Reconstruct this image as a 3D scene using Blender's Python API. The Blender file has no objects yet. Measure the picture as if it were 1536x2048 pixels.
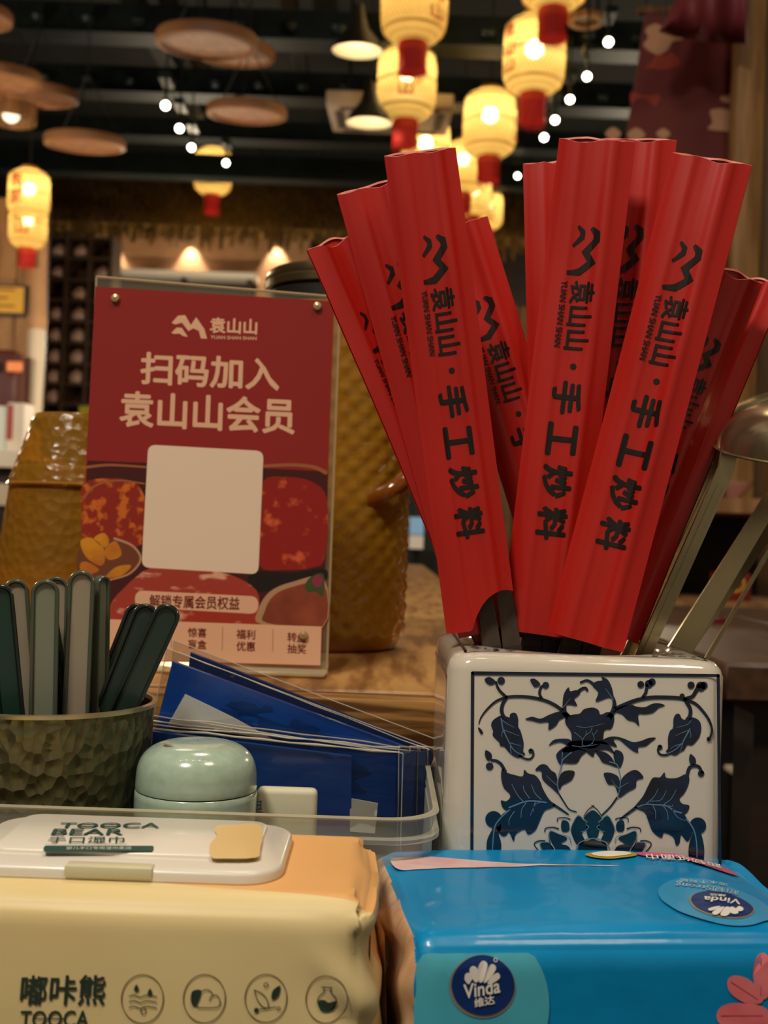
import bpy, bmesh, math, random
from mathutils import Vector, Matrix, Quaternion
random.seed(7)
SC = bpy.context.scene
COL = SC.collection
R = math.radians

# ------------------------------------------------------------------ camera
FPX = 2300.0
CAM = Vector((0, 0, 0.826))
PITCH, ROLL = 1.15, 2.0
CM = (Matrix.Rotation(R(90 + PITCH), 3, 'X') @ Matrix.Rotation(R(ROLL), 3, 'Z'))
cd = bpy.data.cameras.new('camera')
cd.sensor_fit = 'VERTICAL'; cd.sensor_height = 36.0
cd.lens = FPX / 2048.0 * 36.0
cd.clip_start = 0.01; cd.clip_end = 60
cd.dof.use_dof = True; cd.dof.focus_distance = 0.425; cd.dof.aperture_fstop = 17.0
co = bpy.data.objects.new('camera', cd); COL.objects.link(co)
co.matrix_world = Matrix.Translation(CAM) @ CM.to_4x4()
SC.camera = co

# ------------------------------------------------------------------ world, lights, exposure
w = bpy.data.worlds.new('room_air'); SC.world = w; w.use_nodes = True
bgn = w.node_tree.nodes['Background']
bgn.inputs[0].default_value = (1.0, 0.80, 0.58, 1); bgn.inputs[1].default_value = 0.17

def area(name, loc, target, size, power, col):
    l = bpy.data.lights.new(name, 'AREA'); l.size = size; l.energy = power; l.color = col; l.shape = 'DISK'
    o = bpy.data.objects.new(name, l); COL.objects.link(o); o.location = loc
    d = Vector(target) - Vector(loc)
    o.rotation_euler = d.to_track_quat('-Z', 'Y').to_euler()
    return o
def point(name, loc, rad, power, col):
    l = bpy.data.lights.new(name, 'POINT'); l.shadow_soft_size = rad; l.energy = power; l.color = col
    o = bpy.data.objects.new(name, l); COL.objects.link(o); o.location = loc
    return o
WARM = (1.0, 0.80, 0.56); NEUT = (1.0, 0.90, 0.76)
area('pendant_lamp_light', (-0.55, -0.55, 2.45), (-0.02, 0.45, 0.7), 0.34, 25, NEUT)
area('ceiling_lamp_light', (0.75, -0.25, 2.85), (0.05, 0.5, 0.75), 0.5, 13, WARM)
area('table_lamp_light', (-0.1, 1.35, 2.75), (0.0, 0.9, 0.75), 0.35, 9, WARM)
for i in range(6):
    point('downlight', (-0.9 + 0.33 * i, 0.15 + 0.05 * (i % 2), 3.0), 0.03, 1.8, NEUT)
for (x, y, z, p) in ((-2.1, 3.4, 1.7, 40), (2.3, 3.6, 2.0, 30), (-1.2, 6.9, 1.9, 34), (1.5, 6.9, 2.0, 34), (-.75, 4.4, 1.4, 20)):
    point('hall_fill_light', (x, y, z), .06, p, WARM)  # bare points added to brighten trays, lattice shelf and eave; no fixture hangs there
vs = SC.view_settings
vs.view_transform = 'Standard'; vs.look = 'None'; vs.gamma = 1.0; vs.use_curve_mapping = False
vs.exposure = 0.12
cy_ = SC.cycles
cy_.max_bounces = 8; cy_.diffuse_bounces = 3; cy_.glossy_bounces = 3; cy_.transmission_bounces = 4; cy_.transparent_max_bounces = 16
cy_.caustics_reflective = False; cy_.caustics_refractive = False; cy_.sample_clamp_indirect = 6.0

# ------------------------------------------------------------------ helpers
def ray(px, py):
    return CM @ Vector(((px - 768.0) / FPX, -(py - 1024.0) / FPX, -1.0))
def at(px, py, Y):
    d = ray(px, py); return CAM + d * (Y / d.y)
def lin(h):
    h = h.lstrip('#')
    f = lambda c: c / 12.92 if c <= .04045 else ((c + .055) / 1.055) ** 2.4
    return tuple(f(int(h[i:i + 2], 16) / 255.0) for i in (0, 2, 4))
MATS = {}
def mat(name, col, rough=.5, metal=0., coat=0., coat_rough=.06, bump=None, var=None, stretch=None, trans=0., emit=0., spec=.5, sheen=0., sss=0., thin=None, bump_kind='noise'):
    """bump=(scale,strength) fine relief; var=(scale,col2,lo,hi) colour variation; stretch=(x,y,z) of the texture space; thin=(transparent share, tint)"""
    if name in MATS: return MATS[name]
    m = bpy.data.materials.new(name); MATS[name] = m; m.use_nodes = True
    nt = m.node_tree; N = nt.nodes; b = N['Principled BSDF']
    c = lin(col) if isinstance(col, str) else col
    b.inputs['Base Color'].default_value = (*c, 1)
    b.inputs['Roughness'].default_value = rough; b.inputs['Metallic'].default_value = metal
    b.inputs['Coat Weight'].default_value = coat; b.inputs['Coat Roughness'].default_value = coat_rough
    b.inputs['Transmission Weight'].default_value = trans
    b.inputs['Specular IOR Level'].default_value = spec
    if sss:
        b.inputs['Subsurface Weight'].default_value = sss; b.inputs['Subsurface Radius'].default_value = (.004, .003, .002)
        b.inputs['Subsurface Scale'].default_value = 1.0
    if emit:
        b.inputs['Emission Color'].default_value = (*c, 1); b.inputs['Emission Strength'].default_value = emit
    src = None
    if bump or var:
        tc = N.new('ShaderNodeTexCoord'); mp = N.new('ShaderNodeMapping')
        nt.links.new(tc.outputs['Object'], mp.inputs[0]); src = mp
        if stretch: mp.inputs['Scale'].default_value = stretch
    if var:
        n = N.new('ShaderNodeTexNoise'); n.inputs['Scale'].default_value = var[0]; n.inputs['Detail'].default_value = 5
        nt.links.new(src.outputs[0], n.inputs['Vector'])
        r = N.new('ShaderNodeValToRGB'); e = r.color_ramp.elements
        lo, hi = (var[2], var[3]) if len(var) > 3 else (.35, .65)
        e[0].position = lo; e[1].position = hi
        e[0].color = (*c, 1); c2 = lin(var[1]) if isinstance(var[1], str) else var[1]; e[1].color = (*c2, 1)
        nt.links.new(n.outputs['Fac'], r.inputs[0]); nt.links.new(r.outputs[0], b.inputs['Base Color'])
    if bump:
        if bump_kind == 'voronoi':
            n = N.new('ShaderNodeTexVoronoi'); n.inputs['Scale'].default_value = bump[0]; out = n.outputs['Distance']
        else:
            n = N.new('ShaderNodeTexNoise'); n.inputs['Scale'].default_value = bump[0]; n.inputs['Detail'].default_value = 3; out = n.outputs['Fac']
        nt.links.new(src.outputs[0], n.inputs['Vector'])
        bp = N.new('ShaderNodeBump'); bp.inputs['Strength'].default_value = bump[1]; bp.inputs['Distance'].default_value = bump[2] if len(bump) > 2 else .002
        nt.links.new(out, bp.inputs['Height']); nt.links.new(bp.outputs[0], b.inputs['Normal'])
        if coat: nt.links.new(bp.outputs[0], b.inputs['Coat Normal'])
    if thin:
        t = N.new('ShaderNodeBsdfTransparent'); t.inputs[0].default_value = (*(lin(thin[1]) if isinstance(thin[1], str) else thin[1]), 1)
        mx = N.new('ShaderNodeMixShader'); o = N['Material Output']
        ge = N.new('ShaderNodeNewGeometry'); dt = N.new('ShaderNodeVectorMath'); dt.operation = 'DOT_PRODUCT'   # same glint from either side of a thin sheet
        nt.links.new(ge.outputs['Incoming'], dt.inputs[0]); nt.links.new(ge.outputs['Normal'], dt.inputs[1])
        ab = N.new('ShaderNodeMath'); ab.operation = 'ABSOLUTE'; nt.links.new(dt.outputs['Value'], ab.inputs[0])
        iv = N.new('ShaderNodeMath'); iv.operation = 'SUBTRACT'; iv.inputs[0].default_value = 1.0; nt.links.new(ab.outputs[0], iv.inputs[1])
        lw = N.new('ShaderNodeMath'); lw.operation = 'POWER'; lw.inputs[1].default_value = 4.0; nt.links.new(iv.outputs[0], lw.inputs[0])
        mr = N.new('ShaderNodeMapRange'); mr.inputs['To Min'].default_value = 1 - thin[0]; mr.inputs['To Max'].default_value = 1.0
        nt.links.new(lw.outputs[0], mr.inputs['Value']); nt.links.new(mr.outputs[0], mx.inputs[0])
        nt.links.new(t.outputs[0], mx.inputs[1]); nt.links.new(b.outputs[0], mx.inputs[2]); nt.links.new(mx.outputs[0], o.inputs[0])
    return m

OFF = {}
def tag(o, label=None, cat=None, group=None, kind=None):
    if label: o['label'] = label
    if cat: o['category'] = cat
    if group: o['group'] = group
    if kind: o['kind'] = kind
    return o
def thing(name, label, cat, loc, group=None, kind=None):
    o = bpy.data.objects.new(name, None); COL.objects.link(o); o.location = loc; o.empty_display_size = .02
    OFF[o.name] = Vector(loc)
    return tag(o, label, cat, group, kind)
class MB:
    def __init__(s): s.v = []; s.f = []; s.mi = []
    def add(s, vs_, fs):
        k = len(s.v); s.v += [Vector(p) for p in vs_]; s.f += [tuple(i + k for i in f) for f in fs]; return s
    def poly(s, pts): return s.add(pts, [tuple(range(len(pts)))])
    def box(s, lo, hi):
        x0, y0, z0 = lo; x1, y1, z1 = hi
        return s.add([(x0, y0, z0), (x1, y0, z0), (x1, y1, z0), (x0, y1, z0), (x0, y0, z1), (x1, y0, z1), (x1, y1, z1), (x0, y1, z1)],
                     [(0, 3, 2, 1), (4, 5, 6, 7), (0, 1, 5, 4), (1, 2, 6, 5), (2, 3, 7, 6), (3, 0, 4, 7)])
    def hexa(s, a, b):  # two quads (front a, back b) joined
        return s.add(list(a) + list(b), [(0, 1, 2, 3), (7, 6, 5, 4), (0, 4, 5, 1), (1, 5, 6, 2), (2, 6, 7, 3), (3, 7, 4, 0)])
    def bm(s, bm):
        bm.verts.index_update(); return s.add([v.co.copy() for v in bm.verts], [tuple(v.index for v in f.verts) for f in bm.faces])
    def rbox(s, lo, hi, r, seg=3):
        bm = bmesh.new(); bmesh.ops.create_cube(bm, size=1)
        lo = Vector(lo); hi = Vector(hi); c = (lo + hi) / 2; d = hi - lo
        for v in bm.verts: v.co = Vector((v.co.x * d.x, v.co.y * d.y, v.co.z * d.z)) + c
        bmesh.ops.bevel(bm, geom=bm.edges[:], offset=r, segments=seg, affect='EDGES', profile=.5)
        s.bm(bm); bm.free(); return s
    def lathe(s, prof, n=32, c=(0, 0, 0), axis=None, cap0=False, cap1=False):
        """prof: list of (r, h); around +Z (or the matrix axis)"""
        c = Vector(c); k = len(s.v); rows = len(prof); M_ = axis
        for (r, h) in prof:
            for i in range(n):
                a = 2 * math.pi * i / n; p = Vector((r * math.cos(a), r * math.sin(a), h))
                s.v.append((M_ @ p if M_ else p) + c)
        for j in range(rows - 1):
            for i in range(n):
                s.f.append((k + j * n + i, k + j * n + (i + 1) % n, k + (j + 1) * n + (i + 1) % n, k + (j + 1) * n + i))
        if cap0: s.f.append(tuple(k + i for i in reversed(range(n))))
        if cap1: s.f.append(tuple(k + (rows - 1) * n + i for i in range(n)))
        return s
    def tube(s, pts, r, n=8, cap=True, flat=None):
        """sweep; r number or list; flat=(half w, half t) with flat[2]=up hint gives a bar"""
        pts = [Vector(p) for p in pts]; m = len(pts); k = len(s.v)
        rs = r if isinstance(r, (list, tuple)) else [r] * m
        up = None
        for i, p in enumerate(pts):
            t = (pts[min(i + 1, m - 1)] - pts[max(i - 1, 0)]).normalized()
            if up is None:
                h = Vector(flat[2]) if flat else (Vector((0, 0, 1)) if abs(t.z) < .9 else Vector((1, 0, 0)))
                up = (h - t * h.dot(t)).normalized()
            up = (up - t * up.dot(t)).normalized(); sd = t.cross(up)
            if flat:
                sc_ = rs[i]
                for (a, b) in ((-1, -1), (1, -1), (1, 1), (-1, 1)): s.v.append(p + sd * (a * flat[0] * sc_) + up * (b * flat[1]))
            else:
                for j in range(n):
                    a = 2 * math.pi * j / n; s.v.append(p + (sd * math.cos(a) + up * math.sin(a)) * rs[i])
        q = 4 if flat else n
        for i in range(m - 1):
            for j in range(q):
                s.f.append((k + i * q + j, k + i * q + (j + 1) % q, k + (i + 1) * q + (j + 1) % q, k + (i + 1) * q + j))
        if cap:
            s.f.append(tuple(k + j for j in reversed(range(q)))); s.f.append(tuple(k + (m - 1) * q + j for j in range(q)))
        return s
    def sphere(s, c, r, seg=12, rings=8, sc=(1, 1, 1)):
        bm = bmesh.new(); bmesh.ops.create_uvsphere(bm, u_segments=seg, v_segments=rings, radius=r)
        for v in bm.verts: v.co = Vector((v.co.x * sc[0], v.co.y * sc[1], v.co.z * sc[2])) + Vector(c)
        s.bm(bm); bm.free(); return s
    def xform(s, M_):
        s.v = [M_ @ p for p in s.v]; return s
    def build(s, name, m, parent=None, smooth=38, local=False):
        me = bpy.data.meshes.new(name)
        o_ = Vector((0, 0, 0))
        if parent is not None and not local: o_ = OFF.get(parent.name, o_)
        me.from_pydata([p - o_ for p in s.v], [], s.f)
        me.materials.append(m)
        if smooth:
            me.polygons.foreach_set('use_smooth', [True] * len(me.polygons))
            me.set_sharp_from_angle(angle=R(smooth))
        me.update()
        o = bpy.data.objects.new(name, me); COL.objects.link(o)
        if parent is not None: o.parent = parent
        OFF[o.name] = OFF.get(parent.name, Vector((0, 0, 0))) if parent is not None else Vector((0, 0, 0))
        return o
def copy_tree(o, parent=None):
    c = o.copy(); COL.objects.link(c); c.parent = parent
    for ch in list(o.children): copy_tree(ch, c)
    return c
def catmull(pts, closed=False, k=4):
    n = len(pts); P = [Vector(p) for p in pts]; out = []
    rng = range(n) if closed else range(n - 1)
    g = (lambda i: P[i % n]) if closed else (lambda i: P[max(0, min(n - 1, i))])
    for i in rng:
        a, b, c, d = g(i - 1), g(i), g(i + 1), g(i + 2)
        for j in range(k):
            t = j / k
            out.append(.5 * ((2 * b) + (c - a) * t + (2 * a - 5 * b + 4 * c - d) * t * t + (3 * b - a - 3 * c + d) * t ** 3))
    if not closed: out.append(P[-1])
    return out
def lerp(a, b, t): return a + (b - a) * t
def pinterp(u, tab):
    for (a, va), (b, vb) in zip(tab, tab[1:]):
        if u <= b: return va + (vb - va) * (u - a) / (b - a)
    return tab[-1][1]

# ------------------------------------------------------------------ flat print: lettering and shapes laid on a plane in the scene
_TX = {}
def text2d(body, off=0.0):
    if (body, off) in _TX: return _TX[(body, off)]
    bold = off
    c = bpy.data.curves.new('glyphs', 'FONT'); c.body = body; c.resolution_u = 3
    o = bpy.data.objects.new('glyphs', c); COL.objects.link(o)
    bpy.context.view_layer.update()
    e = o.evaluated_get(bpy.context.evaluated_depsgraph_get()); m = e.to_mesh()
    v = [(p.co.x, p.co.y) for p in m.vertices]; f = [tuple(q.vertices) for q in m.polygons]
    e.to_mesh_clear(); bpy.data.objects.remove(o); bpy.data.curves.remove(c)
    x0 = min(p[0] for p in v); x1 = max(p[0] for p in v); y0 = min(p[1] for p in v); y1 = max(p[1] for p in v)
    v = [((p[0] - x0) / (x1 - x0), (p[1] - y0) / (y1 - y0)) for p in v]
    if bold:   # heavier strokes: the glyphs laid over themselves, nudged all round
        bx, by = bold / (x1 - x0), bold / (y1 - y0); v0, f0 = v, f; v, f = [(x, y, 8) for x, y in v0], list(f0)
        for i in range(8):
            a = math.pi * i / 4; k = len(v); v += [(x + bx * math.cos(a), y + by * math.sin(a), i) for x, y in v0]; f += [tuple(q + k for q in t) for t in f0]
        v = [((x + bx) / (1 + 2 * bx), (y + by) / (1 + 2 * by), k) for x, y, k in v]
    else: v = [(x, y, 0) for x, y in v]
    _TX[(body, off)] = (v, f, (x1 - x0) / (y1 - y0)); return _TX[(body, off)]
class PL:
    """a plane standing in the scene; hit() reads a sight line on it, pt() gives the point back"""
    def __init__(s, o, ex, ey, conform=None):
        s.o = Vector(o); s.ex = Vector(ex).normalized(); s.ey = Vector(ey); s.ey = (s.ey - s.ex * s.ey.dot(s.ex)).normalized()
        s.n = s.ex.cross(s.ey); s.conform = conform
    def hit(s, px, py):
        d = ray(px, py); t = (s.o - CAM).dot(s.n) / d.dot(s.n); p = CAM + d * t - s.o
        return Vector((p.dot(s.ex), p.dot(s.ey)))
    def pt(s, a, lift=0.0):
        b = s.conform(a) if s.conform else 0.0
        return s.o + s.ex * a[0] + s.ey * a[1] + s.n * (lift + b)
    def P(s, px, py, lift=0.0): return s.pt(s.hit(px, py), lift)
    def text(s, mb, body, bl, br, tl, lift=.0004, off=0.0):
        v, f, _ = text2d(body, off); a, b, c = s.hit(*bl), s.hit(*br), s.hit(*tl)
        mb.add([s.pt(a + (b - a) * x + (c - a) * y, lift + k * 1.2e-5) for x, y, k in v], f)
    def shape(s, mb, pts, lift=.0004, smooth=True, k=4):
        q = [s.hit(*p) for p in pts]
        if smooth: q = [Vector((p.x, p.y)) for p in catmull([(p.x, p.y, 0) for p in q], True, k)]
        mb.poly([s.pt(p, lift) for p in q])
    def disc(s, mb, c, rx, ry, lift=.0004, n=28, rot=0.0):
        q = []
        for i in range(n):
            a = 2 * math.pi * i / n; x, y = rx * math.cos(a), ry * math.sin(a)
            q.append(s.hit(c[0] + x * math.cos(rot) - y * math.sin(rot), c[1] + x * math.sin(rot) + y * math.cos(rot)))
        mb.poly([s.pt(p, lift) for p in reversed(q)])
    def fan(s, mb, c, rx, ry, lift=.0004, n=36, rings=4, rot=0.0, a0=0.0, a1=360.0):
        """disc cut in rings, so that it can follow a curved face"""
        vs_ = [s.pt(s.hit(*c), lift)]; fs = []
        for j in range(1, rings + 1):
            for i in range(n):
                a = R(a0 + (a1 - a0) * i / n); x, y = rx * j / rings * math.cos(a), ry * j / rings * math.sin(a)
                vs_.append(s.pt(s.hit(c[0] + x * math.cos(rot) - y * math.sin(rot), c[1] + x * math.sin(rot) + y * math.cos(rot)), lift))
        for i in range(n): fs.append((0, 1 + (i + 1) % n, 1 + i))
        for j in range(rings - 1):
            for i in range(n):
                a = 1 + j * n; b = a + n; fs.append((a + i, a + (i + 1) % n, b + (i + 1) % n, b + i))
        mb.add(vs_, fs)
    def ring(s, mb, c, rx, ry, wpx, lift=.0004, n=40, rot=0.0, a0=0.0, a1=360.0):
        full = abs(a1 - a0) >= 359.9; m = n if full else n + 1; q = []
        for i in range(m):
            a = R(a0 + (a1 - a0) * i / n)
            for k in (0, wpx):
                x, y = (rx - k) * math.cos(a), (ry - k) * math.sin(a)
                q.append(s.pt(s.hit(c[0] + x * math.cos(rot) - y * math.sin(rot), c[1] + x * math.sin(rot) + y * math.cos(rot)), lift))
        fs = [(2 * i, 2 * i + 1, (2 * i + 3) % (2 * m), (2 * i + 2) % (2 * m)) for i in range(n if full else n)]
        mb.add(q, fs)
    def stroke(s, mb, pts, w0, w1=None, lift=.0004, k=5, cap=True):
        """a brush line; widths in pixels of the photograph"""
        w1 = w0 if w1 is None else w1
        c = [Vector((p[0], p[1])) for p in catmull([(*p, 0) for p in pts], False, k)] if len(pts) > 2 else [Vector(p) for p in pts]
        n = len(c); L = []; Rr = []
        for i, p in enumerate(c):
            t = (c[min(i + 1, n - 1)] - c[max(i - 1, 0)]).normalized(); h = lerp(w0, w1, i / (n - 1)) / 2
            q = Vector((-t.y, t.x)) * h; L.append(p + q); Rr.append(p - q)
        vs_ = [s.pt(s.hit(*p), lift) for p in L] + [s.pt(s.hit(*p), lift) for p in Rr]
        mb.add(vs_, [(i, i + 1, n + i + 1, n + i) for i in range(n - 1)])
        if cap:
            for p, h in ((c[0], w0 / 2), (c[-1], w1 / 2)):
                if h > .6: s.disc(mb, p, h, h, lift + .00002, 10)
# ------------------------------------------------------------------ materials of the room
M_black = mat('ceiling_black_paint', '#0b1110', .75)
M_floor = mat('floor_dark_tile', '#17130f', .45, var=(3, '#241d16'))
M_plank = mat('aged_wood_plank', '#7a5426', .62, var=(5, '#4a3013'), stretch=(6, 6, .7))
M_plank2 = mat('pale_wood_plank', '#a87c4e', .6, var=(5, '#7d552e'), stretch=(7, 7, .8))
M_darkwood = mat('dark_stained_wood', '#2b1c12', .5, var=(6, '#1a110b'), stretch=(1, 8, 8))
M_beam = mat('blue_black_steel', '#0f1817', .38, metal=.35, var=(9, '#1a2624'))
M_galv = mat('galvanised_steel', '#1d2b2d', .5, metal=.5)
M_straw = mat('straw_thatch', '#8c6a2c', .85, var=(14, '#553d16'), stretch=(4, 4, .6))
M_plaster = mat('tan_plaster', '#b98f68', .8, var=(4, '#a57c56'))
M_white = mat('white_enamel', '#e2dccd', .4)
M_cream = mat('cream_panel', '#cdbfa8', .5)

ZC = 3.45
def struct(name, mb, m, label, cat='wall', smooth=0):
    return tag(mb.build(name, m, None, smooth), label, cat, kind='structure')
struct('floor', MB().box((-3.4, -2.2, -.05), (3.4, 8.3, 0)), M_floor, 'dark tiled restaurant floor under the tables', 'floor')
struct('ceiling', MB().box((-3.4, -2.2, ZC), (3.4, 8.3, ZC + .05)), M_black, 'black painted open restaurant ceiling', 'ceiling')
struct('wall_left', MB().box((-3.45, -2.2, 0), (-3.4, 8.3, ZC)), M_plank, 'brown wooden wall along the left of the hall')
struct('wall_right', MB().box((3.4, -2.2, 0), (3.45, 8.3, ZC)), M_plank, 'brown wooden wall along the right of the hall')
wb = struct('wall_back', MB().box((-3.4, 8.25, 0), (3.4, 8.3, ZC)), M_darkwood, 'far wall clad in upright brown planks')
pm = MB().rbox((-.068, -.012, 0), (.068, .012, 2.5), .005, 1).build('plank', M_plank, wb, 0, local=True)
pm.location = (-3.3, 8.236, 0)
for i in range(1, 47):
    c = pm.copy(); COL.objects.link(c); c.parent = wb; c.location = (-3.3 + .143 * i, 8.236 + random.uniform(-.005, .003), random.uniform(-.0, .01))
# plastered bay with three washes of light behind the poster
bay = struct('trim_1', MB().box((at(190, 500, 8.15).x, 8.13, .6), (at(620, 500, 8.15).x, 8.215, 2.92)), M_plaster, 'tan plastered bay washed by three small lamps', 'wall panel')
for px in (222, 378, 552):
    p = at(px, 468, 8.02)
    t = thing('wall_washer', {222: 'small black wall lamp over the tan bay, nearest the lattice shelf', 378: 'small black wall lamp over the middle of the tan bay', 552: 'small black wall lamp over the tan bay, nearest the jug lid'}[px], 'wall lamp', (p.x, 8.13, p.z), 'wall lamps over the plastered bay')
    MB().lathe([(.02, 0), (.03, -.05), (.03, -.07)], 12, (p.x, 8.07, p.z + .05)).build('lamp_shade', M_beam, t)
    MB().tube([(p.x, 8.13, p.z + .05), (p.x, 8.07, p.z + .05)], .008).build('arm', M_beam, t)
    l = bpy.data.lights.new('wall_washer_light', 'SPOT'); l.energy = 17; l.color = (1, .82, .62); l.spot_size = R(64); l.spot_blend = .5; l.shadow_soft_size = .015
    o = bpy.data.objects.new('wall_washer_light', l); COL.objects.link(o); o.location = (p.x, 8.07, p.z + .0); o.rotation_euler = (R(8), 0, 0)
a, b = at(222, 537, 7.95), at(512, 552, 7.95)
t = thing('wall_shelf', 'long white shelf fixed across the tan plastered bay', 'shelf', (a.x, 8.1, a.z))
MB().box((a.x, 7.93, a.z - .04), (b.x, 8.13, a.z)).build('board', M_white, t)
for x in (a.x + .05, (a.x + b.x) / 2, b.x - .05): MB().box((x - .012, 7.96, a.z - .16), (x + .012, 8.13, a.z - .04)).build('bracket', M_darkwood, t)
MB().box((a.x + .02, 8.09, a.z - .62), (b.x - .02, 8.13, a.z - .05)).build('back_panel', M_darkwood, t)
# thatched eave along the far wall
t = thing('thatched_eave', 'straw thatched eave hanging along the far wall under the ceiling', 'eave', (0, 8.1, 2.95))
e0, e1 = at(95, 378, 7.9), at(1080, 395, 7.9)
za, zb = 3.34, at(420, 470, 7.6).z
MB().hexa([(e0.x, 7.6, zb + .06), (e1.x, 7.6, zb + .06), (e1.x, 8.2, za), (e0.x, 8.2, za)], [(e0.x, 7.64, zb), (e1.x, 7.64, zb), (e1.x, 8.2, za - .06), (e0.x, 8.2, za - .06)]).build('thatch_bed', M_straw, t, 0)
s = MB()
for i in range(1500):
    x = random.uniform(e0.x, e1.x); f = random.random() ** .7; z = lerp(za, zb + .06, f); y = lerp(8.18, 7.6, f)
    q = Vector((x, y - .012, z + .01)); ln = random.uniform(.10, .22); wd = random.uniform(.004, .009); dx = random.uniform(-.03, .03)
    s.add([q + Vector((-wd, 0, 0)), q + Vector((wd, 0, 0)), q + Vector((dx + wd, -.03 - ln * .35, -ln)), q + Vector((dx - wd, -.03 - ln * .35, -ln))], [(0, 1, 2, 3)])
so = s.build('straw', M_straw, t, 0); so['kind'] = 'stuff'

# wooden partition, sign and bits on the far left
pz = at(0, 640, 5.0)
x1 = at(92, 500, 5.0).x
wp = struct('wall_partition', MB().box((-2.6, 5.0, 0), (x1, 5.06, at(40, 395, 5.0).z)), M_darkwood, 'wooden partition behind the stacked glasses')
pw = .118
pm2 = MB().rbox((-pw / 2 + .002, -.012, 0), (pw / 2 - .002, .012, at(40, 395, 5.0).z - .01), .004, 1).build('plank', M_plank2, wp, 0, local=True)
n_ = int((x1 + 2.6) / pw)
pm2.location = (x1 - pw / 2, 4.985, 0)
for i in range(1, n_):
    c = pm2.copy(); COL.objects.link(c); c.parent = wp; c.location = (x1 - pw / 2 - pw * i, 4.985 + random.uniform(-.004, .004), 0)
a, b = at(-62, 566, 4.93), at(52, 632, 4.93)
t = thing('notice_sign', 'yellow notice in a dark frame on the wooden partition', 'sign', ((a.x + b.x) / 2, 4.95, b.z))
MB().box((a.x, 4.93, b.z), (b.x, 4.965, a.z)).build('frame', M_darkwood, t)
MB().box((a.x + .012, 4.925, b.z + .012), (b.x - .012, 4.932, a.z - .012)).build('panel', mat('yellow_print', '#d8a413', .5), t)
l_ = MB()
for k in range(3): l_.box((a.x + .05, 4.922, b.z + .035 + .035 * k), (b.x - .05 - .03 * (k % 2), 4.925, b.z + .043 + .035 * k))
l_.build('lettering_lines', mat('brown_print', '#8a5a10', .6), t)
# pale round column beside the partition
p = at(76, 600, 4.7)
t = thing('pale_column', 'pale plastered round column beside the wooden partition', 'column', (p.x, 4.7, 0))
MB().lathe([(.034, 0), (.034, at(76, 660, 4.7).z)], 20, (p.x, 4.7, 0), cap1=True).build('shaft', M_cream, t)
MB().lathe([(.036, at(76, 660, 4.7).z), (.042, at(76, 640, 4.7).z), (.034, at(76, 625, 4.7).z), (.03, at(76, 478, 4.7).z)], 20, (p.x, 4.7, 0), cap1=True).build('upper_shaft', M_plaster, t)
# low counter with packages behind the glasses
z0 = at(20, 905, 4.3).z
t = thing('service_counter', 'white service counter in front of the wooden partition', 'counter', (-1.6, 4.4, 0))
MB().box((-2.3, 4.2, z0 - .06), (at(62, 900, 4.3).x, 4.75, z0)).build('worktop', M_white, t)
MB().box((-2.28, 4.24, 0), (at(60, 900, 4.3).x, 4.72, z0 - .06)).build('body', M_darkwood, t)
MB().box((-2.28, 4.225, z0 - .2), (at(58, 900, 4.3).x, 4.24, z0 - .12)).build('rail', M_cream, t)
for (xa, xb, ya, cl, nm, lb) in ((-12, 14, 812, '#cfd8d8', 'tissue_carton', 'white carton with a blue band on the service counter'), (18, 50, 806, '#d9cfc6', 'milk_carton', 'white carton with small red marks on the service counter')):
    A, B = at(xa, ya, 4.35), at(xb, 900, 4.35)
    t = thing(nm, lb, 'carton', ((A.x + B.x) / 2, 4.4, z0))
    MB().rbox((A.x, 4.33, z0), (B.x, 4.45, A.z), .006, 2).build('body', mat('carton_' + cl, cl, .5), t)
    MB().box((A.x + .002, 4.328, z0 + .05), (lerp(A.x, B.x, .35), 4.331, A.z - .008)).build('band', mat('carton_mark_' + nm, '#3f7f97' if nm == 'tissue_carton' else '#a33a34', .5), t)
A, B = at(-10, 705, 4.6), at(44, 800, 4.6)
t = thing('coffee_machine', 'dark red machine with an orange light above the white cartons', 'machine', ((A.x + B.x) / 2, 4.6, z0))
MB().rbox((A.x - .25, 4.5, z0), (B.x, 4.72, A.z), .015, 2).build('body', mat('dark_red_enamel', '#4a1a16', .35), t)
MB().rbox((A.x - .2, 4.46, B.z + .1), (B.x - .06, 4.5, A.z - .05), .006, 1).build('front_panel', mat('machine_black', '#1d1210', .3), t)
q = at(28, 733, 4.45); MB().rbox((q.x - .03, 4.45, q.z - .02), (q.x + .03, 4.462, q.z + .02), .004, 1).build('indicator', mat('indicator_orange', '#c86a2a', .4, emit=.5), t)

# lattice shelf with pale pots
xs = [at(px, 600, 6.0).x for px in (96, 138, 184, 226)]
zs = [at(150, py, 6.0).z for py in (850, 812, 772, 732, 690, 648, 606, 565, 522, 482)]
M_lat = mat('lattice_wood', '#4d3824', .55)
t = thing('lattice_shelf', 'dark wooden lattice shelf holding pale pots beside the tan bay', 'shelf', (xs[2], 6.0, 0))
for i, x in enumerate(xs): MB().box((x - .008, 5.92, 0), (x + .008, 6.12, zs[-1] + .02)).build('upright', M_lat, t)
for z in zs + [zs[0] - .3]: MB().box((xs[0], 5.925, z - .007), (xs[-1], 6.118, z + .007)).build('shelf_board', M_lat, t)
MB().box((xs[0], 6.12, 0), (xs[-1], 6.135, zs[-1] + .02)).build('back_panel', mat('shelf_back', '#8a6244', .7), t)
M_pot = mat('pale_pot', '#e0b8a2', .5)
pot = None; k = 0
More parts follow.
